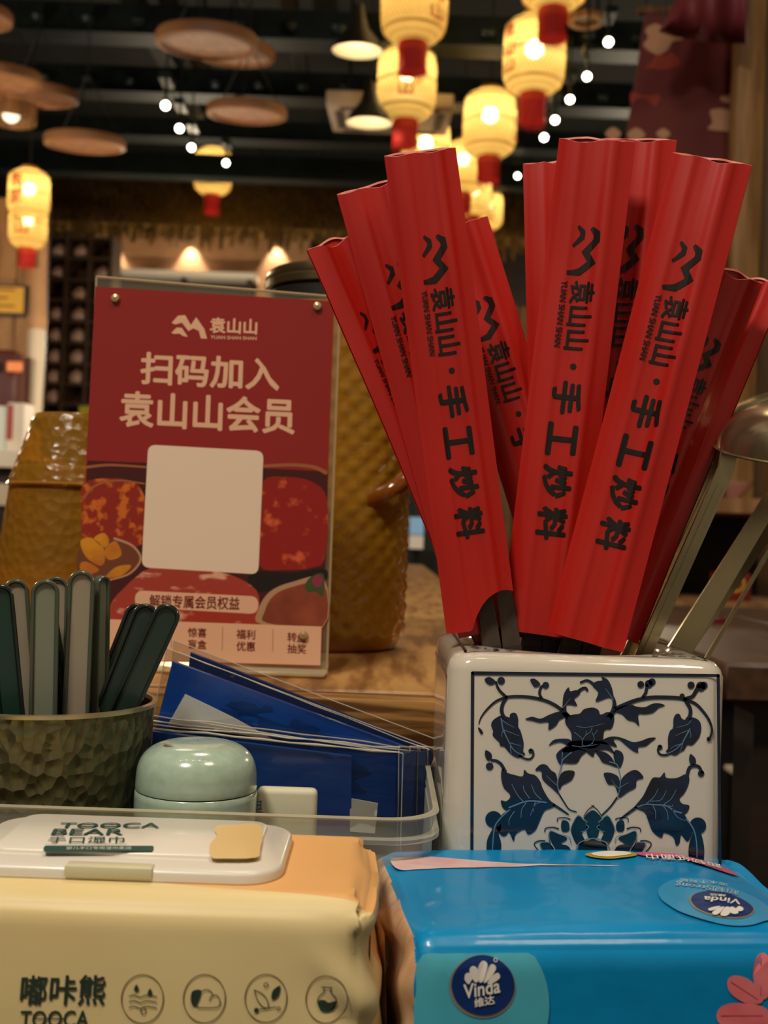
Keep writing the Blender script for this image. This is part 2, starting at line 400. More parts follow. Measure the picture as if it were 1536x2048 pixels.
for j in range(9):
    for i in range(3):
        if (i * 7 + j * 5) % 6 == 0 or j == 0 or (i == 2 and j < 7): continue   # nothing shows of the others
        h = (zs[j + 1] - zs[j]) * .68
        loc = Vector(((xs[i] + xs[i + 1]) / 2, 6.0, zs[j] + .007))
        if pot is None:
            pot = thing('stoneware_pot', 'pale pot on the lattice shelf', 'pot', loc, 'pale pots in the lattice shelf')
            MB().lathe([(.024, 0), (.042, .012), (.048, .04), (.036, .062), (.026, .068)], 16, cap0=True, cap1=True).build('body', M_pot, pot, local=True)
            MB().lathe([(.028, .068), (.027, .074), (.007, .078), (.007, .085)], 12, cap0=True, cap1=True).build('lid', mat('pot_lid', '#8d6a54', .6), pot, local=True)
        else:
            c = copy_tree(pot); c.location = loc
        (pot if k == 0 else c)['label'] = 'pale pot in the %s lattice shelf row, %s' % (('', 'eighth', 'seventh', 'sixth', 'fifth', 'fourth', 'third', 'second', 'top')[j], ('next to the pale column', 'middle column', 'next to the tan bay')[i]); k += 1
q = at(160, 816, 5.8)
t = thing('yellow_tag', 'small yellow price card at the foot of the lattice shelf', 'card', (q.x, 5.9, q.z - .03))
MB().rbox((q.x - .035, 5.905, q.z - .02), (q.x + .04, 5.918, q.z + .022), .002, 1).build('card', mat('yellow_card', '#c9c232', .6), t)

# ------------------------------------------------------------------ ceiling furniture
def beam_x(py, d, label, w_=.09, h=.12, holes=False):
    z = at(420, py, d).z
    t = thing('ceiling_beam', label, 'beam', (0, d, z), 'steel beams across the ceiling')
    MB().box((-3.3, d, z), (3.3, d + w_, z + h)).build('web', M_beam, t, 0)
    MB().box((-3.3, d - .02, z - .008), (3.3, d + w_ + .02, z)).build('flange', M_galv, t, 0)
    for x in (-2.4, -.8, .8, 2.4): MB().tube([(x, d + w_ / 2, z + h), (x, d + w_ / 2, ZC)], .006).build('hanger_rod', M_beam, t)
    if holes:
        m_ = MB().lathe([(.028, 0), (.034, -.012), (.022, -.03)], 12, cap1=True)
        bo = m_.build('glint_cap', M_galv, t, local=True); bo.location = (-2.45, -.045, .045)  # caps added to give the row of glints along the beam
        for i in range(1, 20):
            c = bo.copy(); COL.objects.link(c); c.parent = t; c.location = (-2.45 + .2 * i, -.045, .045)
    return z
beam_x(72, 4.6, 'dark steel beam with a row of caps, nearest of the beams overhead', holes=True)
beam_x(188, 5.35, 'dark steel beam with caps crossing behind the pale ceiling cassette', holes=True)
beam_x(275, 6.2, 'dark steel beam crossing behind the single round tray', .09, .1)
beam_x(352, 6.75, 'dark steel beam at the head of the thatched eave', .08, .13)
def beam_y(p0, d0, p1, d1, w_, label):
    a, b = at(*p0, d0), at(*p1, d1); z = (a.z + b.z) / 2
    t = thing('cable_tray', label, 'cable tray', ((a.x + b.x) / 2, (d0 + d1) / 2, z), 'cable trays running along the ceiling')
    A, B = Vector((a.x, d0 - .6, z)), Vector((b.x, d1, z))
    dx = Vector((w_ / 2, 0, 0))
    MB().hexa([A - dx, A + dx, B + dx, B - dx], [p + Vector((0, 0, .012)) for p in (A - dx, A + dx, B + dx, B - dx)]).build('tray_floor', M_beam, t, 0)
    for sgn in (-1, 1):
        o_ = dx * sgn; e = Vector((.008 * sgn, 0, 0))
        MB().hexa([A + o_, A + o_ + e, B + o_ + e, B + o_], [p + Vector((0, 0, .07)) for p in (A + o_, A + o_ + e, B + o_ + e, B + o_)]).build('side_rail', M_galv, t, 0)
    for f in (.1, .5, .9):
        q = A.lerp(B, f); MB().tube([q + Vector((0, 0, .01)), Vector((q.x, q.y, ZC))], .006).build('hanger_rod', M_beam, t)
beam_y((262, 20), 5.2, (402, 255), 6.6, .07, 'grey cable tray running back above the large round trays')
beam_y((582, 20), 5.2, (607, 195), 6.1, .05, 'grey cable tray running back beside the pendant shades')

M_bamboo = mat('bamboo_tray', '#b88560', .6, var=(40, '#99683f'))
def cord(parent, p, r=.003): MB().tube([p, (p[0], p[1], ZC)], r, 6).build('cord', mat('cord_black', '#15110d', .6), parent)
def round_tray(px, py, wpx, label, dia=.30, tilt=7):
    d = FPX * dia / wpx; p = at(px, py, d)
    t = thing('round_tray', label, 'bamboo tray', p, 'round bamboo trays hung from the ceiling')
    r = dia / 2; RM = Matrix.Rotation(R(tilt), 3, 'X')
    MB().lathe([(r, .03), (r + .006, .02), (r + .004, -.006), (r - .012, -.010), (r - .016, .004)], 40, p, RM).build('rim', mat('bamboo_rim', '#9a6a44', .55), t)
    MB().lathe([(r - .012, .0), (r * .5, .004), (.001, .005)], 40, p, RM).build('woven_base', M_bamboo, t)
    for a in (30, 150, 270):
        q = p + RM @ Vector((r * math.cos(R(a)), r * math.sin(R(a)), .02)); MB().tube([q, (p.x, p.y, p.z + .28)], .0025, 5).build('sling', mat('cord_black', '#15110d', .6), t)
    cord(t, (p.x, p.y, p.z + .28))
round_tray(414, 89, 198, 'large round bamboo tray hung below the nearest beam, biggest in view')
round_tray(472, 112, 152, 'round bamboo tray half hidden behind the biggest tray')
round_tray(494, 229, 157, 'round bamboo tray hanging alone beside the pale ceiling cassette')
round_tray(170, 290, 156, 'round bamboo tray hanging lowest, above the lattice shelf')
round_tray(2, 161, 156, 'round bamboo tray cut by the picture edge, upper of the overlapping pair', .27)
round_tray(76, 196, 154, 'round bamboo tray overlapping the one cut by the picture edge, lower of the pair')
round_tray(-70, 36, 180, 'round bamboo tray just showing in the upper corner')
# lampshade remnant on the left edge and ring lamp right of the lanterns
p = at(22, 228, 4.6)
t = thing('drum_lamp', 'short wooden drum lamp under the overlapping bamboo trays', 'lamp', p, None)
MB().lathe([(.10, .03), (.10, -.03), (.09, -.03), (.09, .025)], 28, p).build('shade', M_plank2, t)
MB().sphere(p + Vector((0, 0, .0)), .035).build('bulb', mat('bulb_dim', '#fff0d0', .4, emit=1.5), t); cord(t, (p.x, p.y, p.z + .0))
p = at(1172, 35, 4.4)
t = thing('ring_lamp', 'flat round wooden ring lamp beside the topmost lantern', 'lamp', p)
MB().lathe([(.07, 0), (.07, -.02), (.045, -.02), (.045, 0)], 28, p).build('ring', M_plank2, t)
MB().lathe([(.045, -.01), (.001, -.008)], 24, p).build('diffuser', mat('lamp_grey', '#6a5a48', .5), t); cord(t, (p.x, p.y, p.z - .008))

# pendant shades
def pendant(px, py, wpx, label, dia=.19):
    d = FPX * dia / wpx; p = at(px, py, d); r = dia / 2; RM = Matrix.Rotation(R(5), 3, 'X')
    t = thing('pendant_lamp', label, 'pendant lamp', p, 'conical pendant lamps')
    MB().lathe([(r, 0), (r * .8, .036), (.04, .08), (.024, .13), (.02, .16)], 36, p, RM).build('shade', mat('pendant_black', '#23221d', .45), t)
    MB().lathe([(r - .003, .001), (r * .78, .034), (.036, .076)], 36, p, RM).build('shade_lining', mat('pendant_cream', '#e5dcc0', .5), t)
    MB().sphere(p + Vector((0, 0, .07)), .028).build('bulb', mat('pendant_bulb', '#ffe9c0', .4, emit=26), t)
    cord(t, (p.x, p.y, p.z + .17))
pendant(715, 103, 106, 'dark conical pendant lamp beside the topmost lantern of the left string')
pendant(738, 247, 96, 'dark conical pendant lamp under the pale ceiling cassette')

# ceiling cassette unit
A, B = at(652, 190, 4.7), at(908, 197, 4.7)
t = thing('ceiling_cassette', 'pale square air-conditioning cassette behind the left lantern string', 'air conditioner', ((A.x + B.x) / 2, 5.0, A.z))
RM = Matrix.Translation(((A.x + B.x) / 2, 5.0, A.z + .02)) @ Matrix.Rotation(R(9), 4, 'X')
hw = (B.x - A.x) / 2
MB().rbox((-hw, -.30, -.01), (hw, .30, .05), .008, 2).xform(RM).build('panel', mat('cassette_plastic', '#c7b498', .45), t)
MB().rbox((-hw * .45, -.16, -.014), (hw * .45, .16, -.008), .002, 1).xform(RM).build('intake_grille', mat('grille_grey', '#877965', .5), t)
for (x0, x1_, y0, y1_) in ((-hw * .8, hw * .8, -.26, -.215), (-hw * .8, hw * .8, .215, .26), (-hw * .88, -hw * .74, -.18, .18), (hw * .74, hw * .88, -.18, .18)):
    MB().rbox((x0, y0, -.014), (x1_, y1_, -.008), .002, 1).xform(RM).build('air_vane', mat('vane_dark', '#4d4236', .5), t)
sl = MB().box((-hw * .42, -.006, -.017), (hw * .42, .006, -.0135)).xform(RM).build('slat', mat('slat_tan', '#a3927a', .5), t)
for k in range(-6, 7):
    if k: c = sl.copy(); COL.objects.link(c); c.parent = t; c.location = (0, .023 * k, 0)
for sx in (-.18, .18): MB().tube([((A.x + B.x) / 2 + sx, 5.0, A.z + .06), ((A.x + B.x) / 2 + sx, 5.0, ZC)], .006).build('hanger_rod', M_beam, t)

# track spotlights
def spot(px, py, wpx, label, emit=14):
    wpx *= .72; dia = .028; d = min(7.6, FPX * dia / wpx); dia = d * wpx / FPX; p = at(px, py, d)
    t = thing('track_spotlight', label, 'spotlight', p, 'track spotlights')
    ax = (CAM - p).normalized(); ax = (ax + Vector((0, -.1, -.15))).normalized()
    RM = ax.to_track_quat('Z', 'Y').to_matrix()
    MB().lathe([(dia * .56, -.10), (dia * .62, -.02), (dia * .62, .004), (dia * .52, .004), (dia * .5, -.004)], 18, p, RM, cap0=True).build('housing', mat('spot_black', '#10130f', .5), t)
    MB().lathe([(dia * .5, 0), (.0005, .004)], 18, p, RM).build('lens', mat('spot_glow', '#fff3dc', .4, emit=emit), t)
    q = p - ax * .05
    MB().tube([q, (q.x, q.y, q.z + .08)], .006).build('bracket', M_beam, t)
    MB().box((q.x - .02, q.y - .05, q.z + .075), (q.x + .02, q.y + .05, q.z + .10)).build('adapter', M_beam, t)
    MB().tube([(q.x, q.y, q.z + .09), (q.x, q.y, ZC)], .004, 6).build('drop_rod', M_beam, t)
for (x, y, wd, lb) in ((331, 211, 22, 'glowing spotlight at the end of the grey cable tray, nearest the largest tray'), (359, 257, 20, 'glowing spotlight second down the row below the largest tray'),
        (383, 295, 18, 'glowing spotlight just beside the half hidden yellow lantern'), (452, 326, 16, 'glowing spotlight below the half hidden yellow lantern'), (643, 333, 13, 'faint spotlight alone above the far thatch'),
        (1217, 84, 23, 'glowing spotlight highest beside the red banner'), (1174, 153, 21, 'glowing spotlight second from the top beside the red banner'), (1140, 199, 20, 'glowing spotlight third from the top beside the red banner'),
        (1110, 240, 20, 'glowing spotlight fourth from the top, right of the short red tassel'), (1088, 275, 19, 'glowing spotlight lowest of the row beside the red banner'), (1035, 352, 14, 'faint spotlight low between the two fans of red sleeves')):
    spot(x, y, wd, lb)

# ------------------------------------------------------------------ lanterns
def shell_mat():
    m = bpy.data.materials.new('lantern_paper'); m.use_nodes = True; nt = m.node_tree; N = nt.nodes; N.remove(N['Principled BSDF'])
    tr = N.new('ShaderNodeBsdfTranslucent'); tr.inputs[0].default_value = (.93, .74, .26, 1)
    df = N.new('ShaderNodeBsdfDiffuse'); df.inputs[0].default_value = (.85, .70, .30, 1)
    tp = N.new('ShaderNodeBsdfTransparent'); tp.inputs[0].default_value = (1, .93, .72, 1)
    m1 = N.new('ShaderNodeMixShader'); m1.inputs[0].default_value = .30
    m2 = N.new('ShaderNodeMixShader'); m2.inputs[0].default_value = .22
    nt.links.new(tr.outputs[0], m1.inputs[1]); nt.links.new(df.outputs[0], m1.inputs[2])
    nt.links.new(m1.outputs[0], m2.inputs[1]); nt.links.new(tp.outputs[0], m2.inputs[2]); nt.links.new(m2.outputs[0], N['Material Output'].inputs[0])
    return m
M_shell = shell_mat()
M_weave = mat('lantern_bamboo_strip', '#b8892a', .6)
M_bulb = mat('lantern_bulb', '#ffecc8', .4, emit=48)
M_red = mat('lantern_red', '#c0140f', .6)
M_redp = mat('lantern_red_paint', '#d2371a', .6)
LR = .12; LH = .30
def lprof(f):   # radius of the lantern body at height fraction f
    tab = [(0, .052), (.03, .07), (.09, .096), (.16, .112), (.26, .119), (.5, .12), (.74, .119), (.86, .114), (.92, .10), (.97, .075), (1, .05)]
    return pinterp(f, tab)
_lm = {}
def lantern_meshes():
    s = MB().lathe([(lprof(i / 24), -LH + LH * i / 24) for i in range(25)], 40); _lm['shell'] = s
    wv = MB(); n = 44
    for dr in (1, -1):
        for i in range(n):
            a0 = 2 * math.pi * i / n; pts = []
            for j in range(15):
                f = j / 14; a = a0 + dr * f * 1.5; r = lprof(f) + .0012
                pts.append((a, r, -LH + LH * f))
            L_ = []; hw_ = .0016
            for a, r, z in pts:
                L_.append((r * math.cos(a - hw_ / r), r * math.sin(a - hw_ / r), z)); L_.append((r * math.cos(a + hw_ / r), r * math.sin(a + hw_ / r), z))
            wv.add(L_, [(2 * j, 2 * j + 1, 2 * j + 3, 2 * j + 2) for j in range(14)])
    for f in (.14, .5, .86):
        wv.lathe([(lprof(f) + .002, -LH + LH * f - .004), (lprof(f) + .003, -LH + LH * f), (lprof(f) + .002, -LH + LH * f + .004)], 40)
    _lm['weave'] = wv
    ts = MB().lathe([(.05, -LH + .004), (.051, -LH - .10)], 26)
    for i in range(52):
        a = 2 * math.pi * i / 52; r = .0515; ln = .02 + .018 * random.random(); b_ = 2 * math.pi * (i + .9) / 52
        ts.add([(r * math.cos(a), r * math.sin(a), -LH - .095), (r * math.cos(b_), r * math.sin(b_), -LH - .095), (r * math.cos((a + b_) / 2), r * math.sin((a + b_) / 2), -LH - .10 - ln)], [(0, 1, 2)])
    _lm['tassel'] = ts
    _lm['band'] = MB().lathe([(.0525, -LH - .006), (.0535, -LH - .014), (.0525, -LH - .034)], 26)
    _lm['cap'] = MB().lathe([(.052, -.004), (.056, .004), (.05, .016), (.012, .02)], 26, cap1=True)
    _lm['bulb'] = MB().sphere((0, 0, 0), .034, 14, 10)
lantern_meshes()
proto_lantern = []
def lantern(px, top_py, wpx, label, tassel=True, chars=None, bulb_f=.62, group='yellow bamboo lanterns', sc=1.0):
    d = FPX * 2 * LR * sc / wpx; p = at(px, top_py, d)
    t = thing('bamboo_lantern', label, 'lantern', p, group); t.scale = (sc, sc, sc); OFF[t.name] = Vector((0, 0, 0))
    if not proto_lantern:
        for nm, key, m in (('shell', 'shell', M_shell), ('weave', 'weave', M_weave), ('bulb', 'bulb', M_bulb), ('top_cap', 'cap', M_weave), ('tassel', 'tassel', M_red), ('tassel_band', 'band', M_redp)):
            o = _lm[key].build(nm, m, t, 60, local=True); proto_lantern.append(o)
            if nm == 'bulb': o.location = (0, 0, -LH * (1 - bulb_f))
            if nm == 'weave': o['kind'] = 'stuff'
    else:
        for o in proto_lantern:
            if not tassel and o.name.startswith('tassel'): continue
            c = o.copy(); COL.objects.link(c); c.parent = t
            if o.name.startswith('bulb'): c.location = (0, 0, -LH * (1 - bulb_f))
    MB().tube([(0, 0, .018), (0, 0, max(.05, (ZC - p.z) / sc))], .003, 6).build('cord', mat('cord_black', '#15110d', .6), t, local=True)
    if chars:
        body, ang, size = chars
        mb = MB(); z = -LH * .17
        for ch in body:
            v, f, asp = text2d(ch, .02)
            vs_ = []
            for x, y, _k in v:
                a = R(ang) + (x - .5) * size / LR; r = LR + .005; zz = z - size * (1 - y)
                vs_.append((r * math.sin(a), -r * math.cos(a), zz))
            mb.add(vs_, f); z -= size * 1.12
        mb.build('painted_characters', M_redp, t, 0, local=True)
lantern(832, -78, 135, 'topmost bamboo lantern of the left string, cut by the picture edge', chars=('袁山山', 42, .062), bulb_f=.75)
lantern(816, 96, 119, 'bamboo lantern second in the left string, red characters below its bulb', chars=('袁山山', -2, .058), bulb_f=.66)
lantern(1112, -152, 140, 'bamboo lantern cut by the picture edge above, its foot and tassel beside the ring lamp')
lantern(1071, 36, 125, 'bamboo lantern with red characters down its side, right of the two sleeve fans\' gap', chars=('袁山山', -58, .06), bulb_f=.6)
lantern(982, 182, 108, 'bamboo lantern hanging alone in the middle string with a bright bulb', bulb_f=.64, chars=('袁山山', 68, .06))
lantern(853, 240, 98, 'bamboo lantern rising behind the tallest left sleeve', bulb_f=.62)
lantern(928, 285, 84, 'bamboo lantern half behind the tallest left sleeve, below the alone lantern', bulb_f=.68, sc=.9)
lantern(949, 345, 72, 'small far bamboo lantern showing between sleeve tips, left of the pair', sc=.85)
lantern(976, 383, 62, 'smallest far bamboo lantern showing between sleeve tips, right of the pair', chars=('袁山山', 5, .06), sc=.8)
lantern(60, 340, 82, 'upper of two stacked lanterns in front of the wooden partition', tassel=False, chars=('袁家', -20, .085), sc=.68)
lantern(58, 404, 76, 'lower of two stacked lanterns in front of the wooden partition, with red tassel', chars=('山山', -2, .085), sc=.64)
lantern(428, 297, 76, 'lantern half hidden by a beam above the thatched eave, red tassel below')

# red banner, swag and post on the right
D = 2.7
bl, br, tr_, tl = at(1208, 560, D), at(1500, 560, D), at(1500, 20, D), at(1293, 20, D)
t = thing('red_banner', 'large dark red banner with pale cloud shapes behind the sleeves', 'banner', Vector((br.x, D, br.z)))
off = Vector((0, .012, 0))
MB().hexa([bl, br, tr_, tl], [bl + off, br + off, tr_ + off, tl + off]).build('cloth', mat('banner_red', '#6d1b1a', .7, var=(2.5, '#541613')), t, 0)
MB().tube([tl + Vector((-.02, .006, 0)), tr_ + Vector((.06, .006, 0))], .012).build('top_rod', M_plank, t)
for q in (tl, tr_): MB().tube([q + Vector((0, .006, 0)), (q.x, q.y + .006, ZC)], .003).build('cord', mat('cord_black', '#15110d', .6), t)
bp = PL(bl, (1, 0, 0), (0, 0, 1))
M_bpale = mat('banner_pale', '#b98a68', .7); M_borange = mat('banner_orange', '#93301c', .7)
for q in ([(1290, 60), (1310, 48), (1335, 58), (1365, 62), (1368, 78), (1345, 84), (1335, 100), (1318, 110), (1300, 104), (1286, 90), (1296, 76)], [(1440, 195), (1470, 188), (1480, 205), (1450, 205)], [(1420, 222), (1445, 218), (1470, 228), (1480, 262), (1440, 262), (1415, 258), (1424, 245)],
          [(1210, 268), (1226, 255), (1242, 268), (1226, 281)], [(1254, 270), (1272, 256), (1290, 270), (1272, 284)], [(1312, 268), (1326, 257), (1340, 268), (1326, 279)]):
    cl_ = MB(); bp.shape(cl_, q, .002); cl_.build('cloud_print', M_bpale, t, 0)
for q in ([(1300, 128), (1312, 110), (1330, 112), (1345, 106), (1360, 128), (1330, 140), (1290, 136)], [(1262, 185), (1290, 192), (1320, 190), (1310, 214), (1292, 198), (1272, 200), (1262, 212)]):
    fl = MB(); bp.shape(fl, q, .0015); fl.build('flame_print', M_borange, t, 0)
t = thing('red_swag', 'maroon cloth swag sagging across the top of the red banner', 'cloth', at(1400, 60, 2.5))
s = MB(); n = 14; top = []; bot = []
for i in range(n + 1):
    f = i / n; x = lerp(1318, 1490, f)
    yb = 82 - 14 * math.sin(f * math.pi * .5) * 0 + 6 * f - 18 * (1 - f) ** 3
    yt = lerp(86, -120, min(1, f * 1.25) ** .62)
    top.append((x, min(yt, yb - 2))); bot.append((x, yb))
for j in range(5):
    for i in range(n + 1):
        f = j / 4; p = at(lerp(bot[i][0], top[i][0], f), lerp(bot[i][1], top[i][1], f), 2.5 - .05 * math.sin(f * 3.1) - .02 * math.sin(i * .9)); s.v.append(p)
for j in range(4):
    for i in range(n): k = j * (n + 1) + i; s.f.append((k, k + 1, k + n + 2, k + n + 1))
so = s.build('cloth', mat('swag_maroon', '#6a2028', .65), t, 60)
md = so.modifiers.new('cloth', 'SOLIDIFY'); md.thickness = .006
for px in (1330, 1480): q = at(px, 60 if px < 1400 else -60, 2.5); MB().tube([q, (q.x, q.y, ZC)], .003).build('cord', mat('cord_black', '#15110d', .6), t)
D = 2.6
a, b = at(1471, 300, D), at(1527, 300, D)
t = thing('wooden_post', 'pale timber post standing from floor to ceiling beside the red banner', 'post', ((a.x + b.x) / 2, D + .03, 0))
MB().rbox((a.x, D, 0), (b.x, D + .06, ZC), .004, 2).build('post', mat('post_timber', '#a9804a', .55, var=(6, '#7c5526'), stretch=(9, 9, .7)), t)
MB().rbox((b.x + .001, D + .04, 0), (b.x + .09, D + .08, ZC), .004, 2).build('side_board', mat('side_timber', '#6d4c20', .6, var=(6, '#4d3413'), stretch=(9, 9, .7)), t)

# ------------------------------------------------------------------ shelf rack and second table on the right
D = 2.0
z1, z2 = at(1480, 1003, D).z, at(1480, 1212, D).z
xa, xb = at(1230, 1000, D).x, at(1640, 1000, D).x
t = thing('display_rack', 'dark rack with two pale wooden shelves behind the ladles', 'rack', ((xa + xb) / 2, D + .15, 0))
for (z, nm) in ((z1, 'shelf_board'), (z2, 'shelf_board')): MB().box((xa, D, z - .02), (xb, D + .34, z + .006)).build(nm, M_plank2, t)
for x in (xa + .02, xb - .02):
    for y in (D + .02, D + .32): MB().box((x - .015, y - .015, 0), (x + .015, y + .015, z1 + .0)).build('upright', M_darkwood, t)
MB().box((xa, D + .32, .1), (xb, D + .34, z1 - .02)).build('back_panel', mat('rack_back', '#15100c', .6), t)
MB().box((xa, D, .10), (xb, D + .34, .13)).build('base_board', M_darkwood, t)
def giftbox(x0, x1_, y0, y1_, d, z, name, label, char=True):
    A, B = at(x0, y0, d), at(x1_, y1_, d)
    t = thing(name, label, 'box', ((A.x + B.x) / 2, d, z))
    MB().rbox((A.x, d, z), (B.x, d + .09, A.z), .003, 2).build('body', mat('gift_red', '#7c1a17', .5), t)
    p = PL((A.x, d - .0005, z), (1, 0, 0), (0, 0, 1)); w_ = (B.x - A.x); m_ = MB()
    cx, cy = lerp(x0, x1_, .45), lerp(y0, y1_, .35)
    if char:
        p.ring(m_, (cx, cy), (x1_ - x0) * .34, (y1_ - y0) * .3, 5, .0006, 24); m_.build('gold_emblem', mat('gold_print', '#c9a11f', .5), t, 0)
    else:
        m_.box((A.x, d - .001, A.z - .012), (B.x, d, A.z - .008)); m_.build('trim_line', mat('gold_print', '#c9a11f', .5), t, 0)
giftbox(1448, 1502, 1146, 1206, D + .04, z2 + .006, 'gift_box', 'red box with a gold emblem on the lower rack shelf')
giftbox(1418, 1452, 962, 1000, D + .05, z1 + .006, 'tea_tin', 'small red tin with a gold line on the upper rack shelf', False)
A = at(1470, 985, D + .1)
t = thing('pink_bowl', 'pale pink bowl on the upper rack shelf beside the ladle', 'bowl', (A.x, D + .12, z1 + .006))
MB().lathe([(.014, 0), (.016, .004), (.034, .024), (.038, .034), (.036, .034), (.031, .024), (.002, .006)], 24, (A.x, D + .12, z1 + .006)).build('body', mat('pink_glaze', '#c48f86', .4), t)
# second dining table, dark brown
D0, D1 = .86, 1.65
zt = .74
xl = at(1255, 1240, 1.2).x
t = thing('brown_table', 'dark brown table standing to the right of the porcelain holder', 'table', (.55, 1.2, 0))
for i in range(4):
    MB().rbox((xl + i * .19, D0, zt - .03), (xl + i * .19 + .187, D1, zt), .003, 1).build('board', mat('brown_tabletop', '#4f3320', .45, var=(7, '#382315'), stretch=(14, 2, 14)), t)
for x in (xl + .06, xl + .7):
    for y in (D0 + .06, D1 - .06): MB().box((x - .025, y - .025, 0), (x + .025, y + .025, zt - .03)).build('leg', M_darkwood, t)
MB().box((xl + .04, D0 + .05, zt - .10), (xl + .72, D0 + .07, zt - .03)).build('apron', M_darkwood, t)
A = at(1425, 1268, 1.3)
t = thing('red_napkin_box', 'dark red box standing on the brown table behind the holder', 'box', (A.x, 1.3, zt))
MB().rbox((at(1412, 1250, 1.3).x, 1.28, zt), (at(1442, 1250, 1.3).x, 1.34, at(1425, 1243, 1.3).z), .003, 2).build('body', mat('gift_red', '#7c1a17', .5), t)
MB().rbox((at(1412, 1250, 1.3).x - .001, 1.279, at(1425, 1243, 1.3).z), (at(1442, 1250, 1.3).x + .001, 1.341, at(1425, 1243, 1.3).z + .006), .002, 1).build('lid', mat('gift_red_dark', '#541210', .5), t)
# pale rail, faintly emissive, deep under the brown table
A, B = at(1462, 1543, 1.9), at(1502, 1550, 1.9)
t = thing('floor_pale_strip', 'small pale strip low down in the dark beside the porcelain holder', 'lamp', ((A.x + B.x) / 2, 1.92, 0))
MB().rbox((A.x, 1.9, B.z), (B.x, 1.94, A.z + .004), .002, 1).build('diffuser', mat('strip_pale', '#b5a27e', .5, emit=.25), t)
for x in (A.x + .005, B.x - .005): MB().tube([(x, 1.92, B.z), (x, 1.92, 0)], .003).build('stand', M_darkwood, t)

# things beyond the far end of the table
A, B = at(820, 1034, 3.9), at(846, 1098, 3.9)
t = thing('pale_box', 'small pale blue box with painted glow beyond the far end of the wooden table', 'screen', ((A.x + B.x) / 2, 3.9, .3))  # stands for a pale box; its brightness is put into emissive colours
MB().rbox((A.x - .006, 3.9, B.z - .006), (B.x + .006, 3.93, A.z + .006), .003, 1).build('box_frame', mat('box_frame_dark', '#1b1c18', .4), t)
MB().box((A.x, 3.896, lerp(A.z, B.z, .55)), (B.x, 3.9, A.z)).build('blue_glow_face', mat('glow_blue', '#7f9fb5', .4, emit=.55), t, 0)
MB().box((A.x, 3.896, B.z), (B.x, 3.9, lerp(A.z, B.z, .58))).build('pale_glow_face', mat('glow_pale', '#c9b8a0', .4, emit=.45), t, 0)
MB().tube([((A.x + B.x) / 2, 3.92, B.z), ((A.x + B.x) / 2, 3.92, 0)], .012).build('stand', mat('box_frame_dark', '#1b1c18', .4), t)
MB().lathe([(.12, 0), (.12, .015), (.02, .025)], 20, ((A.x + B.x) / 2, 3.92, 0), cap1=True).build('foot', mat('box_frame_dark', '#1b1c18', .4), t)
A, B = at(740, 930, 4.3), at(905, 1240, 4.3)
t = thing('dark_cabinet', 'dark green cabinet behind the small pale box', 'cabinet', ((A.x + B.x) / 2, 4.4, 0))
MB().box((A.x, 4.3, 0), (B.x, 4.7, A.z)).build('body', mat('cabinet_dark', '#16201a', .5), t)
for f in (.02, .51):
    d_ = MB().box((lerp(A.x, B.x, f), 4.285, .06), (lerp(A.x, B.x, f + .47), 4.3, A.z - .03)).build('door', mat('cabinet_door', '#1f2b22', .5), t)
    MB().box((lerp(A.x, B.x, f + (.43 if f < .3 else .02)), 4.27, .5), (lerp(A.x, B.x, f + (.45 if f < .3 else .04)), 4.285, .62)).build('handle', M_galv, d_)
from mathutils import noise as mnoise
# ------------------------------------------------------------------ tables
TZ = .75
M_oak = mat('oiled_oak_top', '#b4864a', .45, coat=.12, coat_rough=.3, var=(5, '#7d4f20', .42, .60), stretch=(16, 2.2, 16), bump=(60, .12))
M_oak_edge = mat('oiled_oak_edge', '#b58446', .4, var=(5, '#5f3a14', .44, .58), stretch=(1.6, 30, 30), bump=(60, .12))
t = thing('wooden_table', 'long pale oak table carrying the poster stand and amber jug', 'table', (-.25, 1.8, 0))
X0, X1, Y0, Y1 = -.64, .11, .562, 3.1
nb = 4; bw = (X1 - X0) / nb
for i in range(nb):
    MB().rbox((X0 + i * bw + .0004, Y0 + .0006, TZ - .03), (X0 + (i + 1) * bw - .0004, Y1, TZ), .0012, 1).build('board', M_oak, t)
MB().rbox((X0, Y0 - .022, TZ - .032), (X1, Y0, TZ - .0008), .002, 2).build('edge_board', M_oak_edge, t)
for x in (X0 + .06, X1 - .06):
    for y in (Y0 + .08, Y1 - .08): MB().box((x - .03, y - .03, 0), (x + .03, y + .03, TZ - .03)).build('leg', M_darkwood, t)
MB().box((X0 + .03, Y0 + .04, TZ - .11), (X1 - .03, Y0 + .06, TZ - .03)).build('apron', M_darkwood, t)
SZ = .638
t = thing('serving_stand', 'dark lower stand holding the tray, packs and porcelain holder', 'stand', (0, .37, 0))
MB().rbox((-.32, .2, SZ - .03), (.36, .535, SZ), .003, 2).build('top', mat('stand_top', '#241a12', .5), t)
for x in (-.29, .33):
    for y in (.23, .505): MB().box((x - .018, y - .018, 0), (x + .018, y + .018, SZ - .03)).build('leg', M_darkwood, t)
MB().box((-.3, .22, .2), (.34, .515, .22)).build('lower_shelf', M_darkwood, t)

